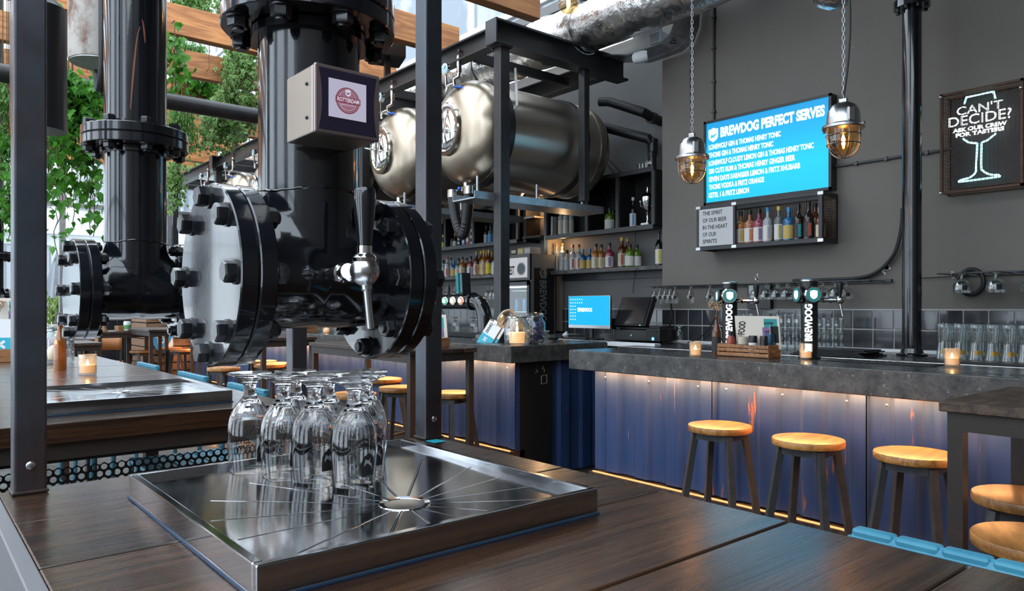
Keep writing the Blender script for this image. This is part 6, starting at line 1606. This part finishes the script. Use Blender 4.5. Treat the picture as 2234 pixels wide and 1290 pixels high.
ic.build('desktop_icons', M['tvwhite'], mo, smooth=0)['kind'] = 'stuff'
MB().box(mx_+.03, mx_+.05, (yA+yB)/2-.02, (yA+yB)/2+.02, 1.1, zA+.1).build('stand', M['plastic'], mo, smooth=0); MB().box(mx_-.05, mx_+.1, (yA+yB)/2-.11, (yA+yB)/2+.11, 1.1, 1.11).build('base', M['plastic'], mo, smooth=0, bev=.003)
kp = thing('keyboard', 'small dark keyboard with papers in front of the monitor', 'keyboard', (4.98, (yA+yB)/2+.1, 1.102)); MB().box(-.05, .05, -.15, .12, 0, .015).build('body', M['plastic'], kp, smooth=0, bev=.004); MB().tube([(0, .16, .02), (.02, .18, .05), (.0, .2, .02)], .02, 10).build('paper_roll', M['paperw'], kp)
ti = thing('till', 'black touch screen till on its cash drawer', 'till', (5.12, at_x(1378, 700, 5.12).y, 1.10))
w = .205
MB().box(0, .38, -.20, .20, 0, .10).build('cash_drawer', M['plastic'], ti, smooth=0, bev=.004); MB().box(-.004, 0, -.19, .19, .008, .09).build('drawer_front', M['plastic'], ti, smooth=0, bev=.002); MB().cyl((-.008, 0, .05), (-.004, 0, .05), .008).build('lock', M['alu'], ti)
MB().box(.03, .3, -.16, .18, .10, .135).build('base', M['plastic'], ti, smooth=0, bev=.01)
b = MB(); P = [(-.02, -.17, .14), (-.02, .20, .14), (.10, .20, .40), (.10, -.17, .40)]; b.prism(P, (.05, 0, -.02)); b.build('display', M['plastic'], ti, smooth=0)
b = MB(); b.add([(-.018+.0-.003, -.15, .155), (-.021, .18, .155), (.088, .18, .39), (.088, -.15, .39)], [(0, 3, 2, 1)]); b.build('touch_screen', mat('dark_screen', (.015, .015, .017), .12), ti, smooth=0)
MB().box(-.024, -.02, -.12, -.11, .142, .147).build('power_light', emis('green_led', (.1, 1, .1), 4), ti, smooth=0); MB().box(.02, .06, .24, .29, .10, .20).build('card_reader', M['plastic'], ti, smooth=0)
pr = thing('receipt_printer', 'black receipt printer with a blue light beside the till', 'printer', (5.08, at_x(1424, 700, 5.08).y, 1.10)); MB().box(0, .18, -.075, .075, 0, .12).build('body', M['plastic'], pr, smooth=0, bev=.01); MB().box(.02, .15, -.06, .06, .12, .135).build('lid', M['plastic'], pr, smooth=0, bev=.004); MB().box(-.001, 0, -.015, .01, .015, .04).build('power_light', emis('blue_led', (.1, .5, 1), 2.5), pr, smooth=0)
MB().box(-.006, 0, -.05, .05, .09, .10).build('paper_slot', M['black'], pr, smooth=0)
MB().box(4.86, 4.94, 3.95, 4.5, 1.06, 1.098).build('white_worktop', M['white'], None, smooth=0, bev=.003); tag(bpy.data.objects['white_worktop'], 'pale worktop edge joining the two bars below the till', 'worktop')

# ------------------------------------------------------------------ things on the second long table
bottle('brown glass beer bottle without label on the second long table', at_z(131, 806, TZ+.001), 'beer', 'beeramber', 'black', None, None, 1.02, fac=.45, caph=.012)
jl = at_z(122, 793, TZ+.001); clip_jar('large clear glass jar with a pale ball candle on the second table', jl, .095, .21, False)
cn = thing('ball_candle', 'round pale candle glowing inside the large clear jar', 'candle', jl+V((0, 0, .062))); MB().sphere((0, 0, 0), .05, 20, 14).build('wax', mat('pale_wax', (.75, .68, .55), .5, emit=(1, .55, .2), es=.25), cn); MB().lathe([(.0005, .05), (.006, .06), (.0003, .08)], 10).build('flame', M['flame'], cn)  # wax emission imitates the flame shining through
c3 = at_z(6, 788, TZ+.001); crate('brown crate of menus at the far end of the second long table', c3+V((-.08, -.12, 0)), .14, .30)
menu('white and teal drinks menu in the far crate on the second table', c3+V((-.09, .02, .05)), (.77, -.64, 0), .21, .21, -.05, 'drinks')
menu('white food menu sticking up behind the drinks menu', c3+V((-.04, .10, .15)), (.77, -.64, 0), .16, .24, -.04, 'food')
flowers('dried cow parsley in the crate at the far end of the second table', c3+V((-.03, .0, .22)), .18)
menu('white purple menu half hidden behind the bluish box post', at_z(100, 770, TZ+.03), (.77, -.64, 0), .08, .19, -.04, 'purple')

# ------------------------------------------------------------------ far corner: slatted planter, banner, chair, cladding
pl = thing('slatted_planter', 'tall planter clad in weathered horizontal slats', 'planter')
X0, Y0p = 3.02, 13.2
px_ = at_y(322, 740, 13.2).x
for k in range(9):
    z = .08+k*.135
    MB().box(px_, px_+1.5, 13.2, 13.225, z, z+.115).build('slat', M['slatwood'], pl, smooth=0, bev=.003)
    MB().box(px_-.025, px_, 13.2, 14.2, z, z+.115).build('slat', M['slatwood'], pl, smooth=0, bev=.003)
MB().box(px_, px_+1.5, 13.225, 14.2, 0, 1.27).build('carcass', M['black'], pl, smooth=0)
bn = thing('banner', 'blue banner with white lettering hung on the slatted planter', 'banner', (0, 0, 0))
yb_ = 13.12
def bq(px, py): q = at_y(px, py, yb_); return V((q.x, yb_, q.z))
M['bannerblue'] = mat('banner_blue', (.02, .28, .60), .5, emit=(.02, .28, .60), es=.0)
P = [bq(330, 727), bq(379, 727), bq(379, 764), bq(368, 775), bq(340, 762), bq(334, 748)]
MB().prism(P, (0, .006, 0)).build('cloth', M['bannerblue'], bn, smooth=0)
a0, a1 = bq(340, 737), bq(368, 737)
text('BREW', a0+V((0, -.001, 0)), (1, 0, 0), (0, 0, 1), a1.x-a0.x, .105, M['white'], bn, .03); a0, a1 = bq(349, 749), bq(366, 749)
text('DOG', bq(344, 749)+V((0, -.001, 0)), (1, 0, 0), (0, 0, 1), bq(366, 749).x-bq(344, 749).x, .105, M['white'], bn, .03)
MB().add([bq(362, 757)+V((0, -.001, 0)), bq(370, 748)+V((0, -.001, 0)), bq(376, 735)+V((0, -.001, 0)), bq(378, 752)+V((0, -.001, 0)), bq(372, 764)+V((0, -.001, 0))], [(0, 1, 2, 3, 4)]).build('emblem', M['white'], bn, smooth=0)
MB().cyl(bq(328, 726), bq(381, 726), .012, n=8).build('hanging_rail', M['blackmetal'], bn)
lc = thing('leather_chair', 'tan leather backed chair at a distant table', 'chair', at_z(236, 770, .75)*1)
lc.location = (2.66, 13.6, 0); lc.rotation_euler = (0, 0, -.3)
b = MB()
P = []
for i in range(2):
    for k in range(9): t = -1+k/4; P.append((.19*t, .04*t*t*-1, .70+.23*i))
b.grid(P, 2, 9); o = b.build('backrest', M['tan'], lc); s = o.modifiers.new('t', 'SOLIDIFY'); s.thickness = .03
MB().box(-.19, .19, -.05, .38, .45, .50).build('seat', M['tan'], lc, smooth=0, bev=.015)
for x in (-.18, .18): MB().bar((x, .0, .90), (x, -.05, 0), .03, .03).build('leg', M['darkframe'], lc, smooth=0); MB().bar((x, .36, .46), (x, .40, 0), .03, .03).build('leg', M['darkframe'], lc, smooth=0)
dt = high_table('distant dark table with a crate of sauces behind the tan chair', 2.2, 3.1, 12.0, 12.9, 1.05)
crate('tan crate of sauces on the distant dark table', V((2.5, 12.1, 1.052)), .14, .28)
jar('green printed pot with straws on the distant table', (2.62, 12.12, 1.06), .05, .14, M['paperw'], .0, None, lmat('green'))
for k in range(2):
    o = thing('sofa', ['tall brown upholstered booth back against the far cladding, nearer the glazing', 'tall brown upholstered booth back against the far cladding, nearer the planter'][k], 'booth', (2.05+.34*k, 14.6, 0)); MB().box(0, .28, 0, .12, 0, 1.32).build('backrest', M['darkframe'], o, smooth=0, bev=.04, seg=4); MB().box(0, .28, -.4, 0, 0, .5).build('seat', M['darkframe'], o, smooth=0, bev=.03)
o = thing('hourglass_vase', 'slim wooden hourglass vase on a distant table', 'vase', at_z(228, 736, 1.052)); o.location = (2.35, 12.3, 1.052); MB().lathe([(.05, 0), (.02, .09), (.05, .2)], 16).build('body', M['crate'], o); MB().lathe([(.052, 0), (.052, .01)], 16).build('foot', M['crate'], o)
# pale side table in the far field
high_table('small table beyond the second long table, before the glazing', 1.15, 1.80, 9.5, 10.3, 1.0)
# small framed notice and hanging cloth
o = thing('gateway_frame', 'black doorway frame standing behind the second pipe', 'frame'); MB().box(3.25, 3.9, 15.2, 15.26, 0, 2.95).build('panel', M['black'], o, smooth=0); MB().box(3.2, 3.95, 15.18, 15.2, 2.9, 3.0).build('lintel', M['blackmetal'], o, smooth=0)

# ------------------------------------------------------------------ hanging plants
def leafmesh(m, form='ivy'):
    if form == 'ivy':
        pts = [(0, -.06), (.22, -.14), (.34, .02), (.58, .16), (.36, .32), (.30, .48), (.12, .66), (0, 1.0), (-.12, .66), (-.30, .48), (-.36, .32), (-.58, .16), (-.34, .02), (-.22, -.14)]
        e = [.3, .9, .5, 1, .5, .6, .5, 1, .5, .6, .5, 1, .5, .9]
    else:
        pts = [(0, 0), (.14, .25), (.16, .55), (0, 1.0), (-.16, .55), (-.14, .25)]; e = [.2, .7, .8, 1, .8, .7]
    vs = [(0, .3, .0)]+[(x, y, -.16*abs(x)-.10*y*y) for x, y in pts]; n = len(pts)
    return vs, [(0, 1+k, 1+(k+1) % n) for k in range(n)], [0]+e
LV = {f: leafmesh(None, f) for f in ('ivy', 'thin')}
def leaf_obj_mesh(form, m):
    vs, fs, e = LV[form]; me = bpy.data.meshes.new('leaf'); me.from_pydata(vs, [], fs); a = me.attributes.new('edge', 'FLOAT', 'POINT'); a.data.foreach_set('value', e); me.materials.append(m); return me
def foliage(name, spots, form, m, parent):
    vs, fs, e = LV[form]; Vv = []; F = []; E = []
    for p, R, s in spots:
        b = len(Vv)
        for v in vs: Vv.append(tuple(p+R @ (V(v)*s)))
        F += [tuple(b+i for i in f) for f in fs]; E += e
    me = bpy.data.meshes.new(name); me.from_pydata(Vv, [], F); a = me.attributes.new('edge', 'FLOAT', 'POINT'); a.data.foreach_set('value', E); me.materials.append(m)
    o = inst(name, me, parent); o['kind'] = 'stuff'; return o
def rotm(rnd, droop=1.0):
    return (Matrix.Rotation(rnd.uniform(0, 2*pi), 3, 'Z') @ Matrix.Rotation(radians(rnd.uniform(-150, -60))*droop, 3, 'X') @ Matrix.Rotation(rnd.uniform(-.6, .6), 3, 'Y'))
def plant(label, px0, py0, px1, py1, Y, form, m, leaf, n, strands, seed, single=0, cat='plant', name='hanging_plant', shape='fall'):
    """a trailing plant filling the box px0..px1, py0..py1 as seen, hung at world y = Y, really three-dimensional"""
    rnd = random.Random(seed)
    if name == 'hanging_plant': Y = 5.15+1.29*round((Y-5.15)/1.29)-.15
    a = at_y(px0, py0, Y); c = at_y(px1, py1, Y); cx = (a.x+c.x)/2; w = abs(c.x-a.x); top = a.z; bot = c.z
    o = thing(name, label, cat, (cx, Y, top)); H = top-bot; tw = MB(); spots = []
    dep = min(.5, .35*w+.12)
    for s in range(strands):
        x = rnd.uniform(-.5, .5)*w; y = rnd.uniform(-.5, .5)*dep; L = H*(rnd.uniform(.45, 1.0) if shape == 'fall' else rnd.uniform(.75, 1.0)*sqrt(max(.1, 1-(2*x/w)**2)))
        pts = [V((x*.7, y*.5, -.02))]; k = 0; q = V((x*.7, y*.5, -.02)); N = max(4, int(L/.08))
        for k in range(1, N+1):
            t = k/N; q = V((x*(.7+.3*t)+rnd.uniform(-.02, .02), y*(.5+.5*t)+rnd.uniform(-.02, .02), -L*t)); pts.append(q)
        tw.tube(pts, .003, 4)
        for k in range(int(n/strands)):
            t = rnd.uniform(0, 1); i = min(len(pts)-2, int(t*(len(pts)-1))); f = t*(len(pts)-1)-i
            p = pts[i].lerp(pts[i+1], f)+V((rnd.gauss(0, 1), rnd.gauss(0, 1), rnd.gauss(0, 1)))*leaf*.8
            spots.append((p, rotm(rnd), leaf*rnd.uniform(.6, 1.25)))
    if name == 'hanging_plant': tw.tube([(0, 0, -.1), (0, 0, 4.2-top), (0, .095, 4.2-top)], .004, 6)
    if name == 'potted_shrub': MB().lathe([(.16, -top), (.22, -top+.5), (.24, -top+.52), (.20, -top+.52), (.02, -top+.45)], 24).build('pot', M['conduit'], o); tw.cyl((0, 0, -top+.45), (0, 0, -.1), .02, n=8)
    tw.build('stem', M['soil'], o)
    rnd.shuffle(spots)
    if single:
        lm = leaf_obj_mesh(form, m)
        for p, R, s in spots[:single]:
            q = R.to_4x4(); inst('leaf', lm, o, mtx=Matrix.Translation(p) @ q @ Matrix.Diagonal((s, s, s, 1)))
        spots = spots[single:]
    if spots: foliage('foliage', spots, form, m, o)
    return o
iv, va, fe_ = M['ivy'], M['variegated'], M['fern']
plant('large dark green ivy bush hanging beside the bluish box post', 88, 168, 226, 470, 6.8, 'ivy', iv, .062, 950, 30, 1, 280, shape='fall')
plant('dense dark ivy crown on the black tube beside the bluish box post', 92, 165, 205, 270, 6.95, 'ivy', iv, .066, 620, 22, 21, 0, shape='round')
plant('thin ivy runner trailing below the big ivy bush', 100, 380, 212, 560, 6.6, 'ivy', iv, .07, 60, 6, 2, 60)
plant('variegated ivy strand hanging above the rusty cylinder', 93, 5, 134, 165, 7.6, 'ivy', va, .05, 300, 9, 3)
plant('pale ivy tuft between the cylinder and second pipe', 182, 90, 228, 180, 8.2, 'ivy', iv, .08, 60, 6, 31)
plant('feathery fern hanging at the outer edge behind the bluish post', -20, 165, 32, 310, 8.0, 'thin', fe_, .07, 420, 14, 4)
plant('green ivy fall at the picture edge by the farthest pipe', 4, 420, 34, 540, 8.2, 'ivy', iv, .06, 160, 8, 5)
plant('bright ivy between the bluish post and the edge, mid height', -6, 290, 36, 440, 7.8, 'ivy', iv, .06, 170, 8, 51)
plant('ferny plant hanging over the top beam beside the second pipe', 368, -30, 440, 68, 8.6, 'thin', fe_, .055, 1300, 26, 6, shape='round')
plant('variegated ivy hanging over the top beam next to the bolted flange', 430, -30, 482, 100, 8.5, 'ivy', va, .055, 330, 9, 7)
plant('shaggy dark green plant resting on the second beam', 366, 86, 446, 158, 9.7, 'thin', fe_, .055, 1700, 30, 8, shape='round')
plant('long variegated ivy cascade beside the nearest pipe', 476, 60, 562, 250, 8.9, 'ivy', va, .05, 1500, 24, 9)
plant('yellow green ivy trail close to the second pipe', 364, 70, 398, 232, 8.2, 'ivy', iv, .08, 110, 5, 10)
plant('green ivy spread along the third beam', 398, 158, 470, 212, 10.6, 'ivy', iv, .095, 240, 14, 11)
plant('broad variegated ivy curtain below the long cascade', 462, 190, 564, 300, 9.4, 'ivy', va, .05, 1300, 22, 12)
plant('dark trailing plant hanging under the black tube', 366, 232, 426, 345, 9.6, 'thin', fe_, .05, 1600, 24, 13)
plant('variegated ivy falling in points before the far beams', 430, 236, 530, 345, 9.2, 'ivy', va, .046, 1000, 18, 14)
plant('bright variegated ivy clump over the farthest beam', 422, 352, 480, 392, 15.4, 'ivy', va, .09, 300, 14, 15)
plant('pale trailing ivy hanging beside the second flange', 366, 350, 394, 470, 11.0, 'ivy', va, .065, 380, 9, 16)
plant('thin string plant hanging under the beam beside the second pipe', 186, 378, 216, 425, 10.5, 'thin', fe_, .07, 90, 5, 17)
plant('yellow green shrub in a pot outside the far glazing', 112, 655, 152, 712, 17.5, 'thin', leaf_mat('shrub_leaf', (.2, .32, .05), (.35, .45, .1), (.4, .5, .15)), .14, 700, 22, 18, shape='round', name='potted_shrub')
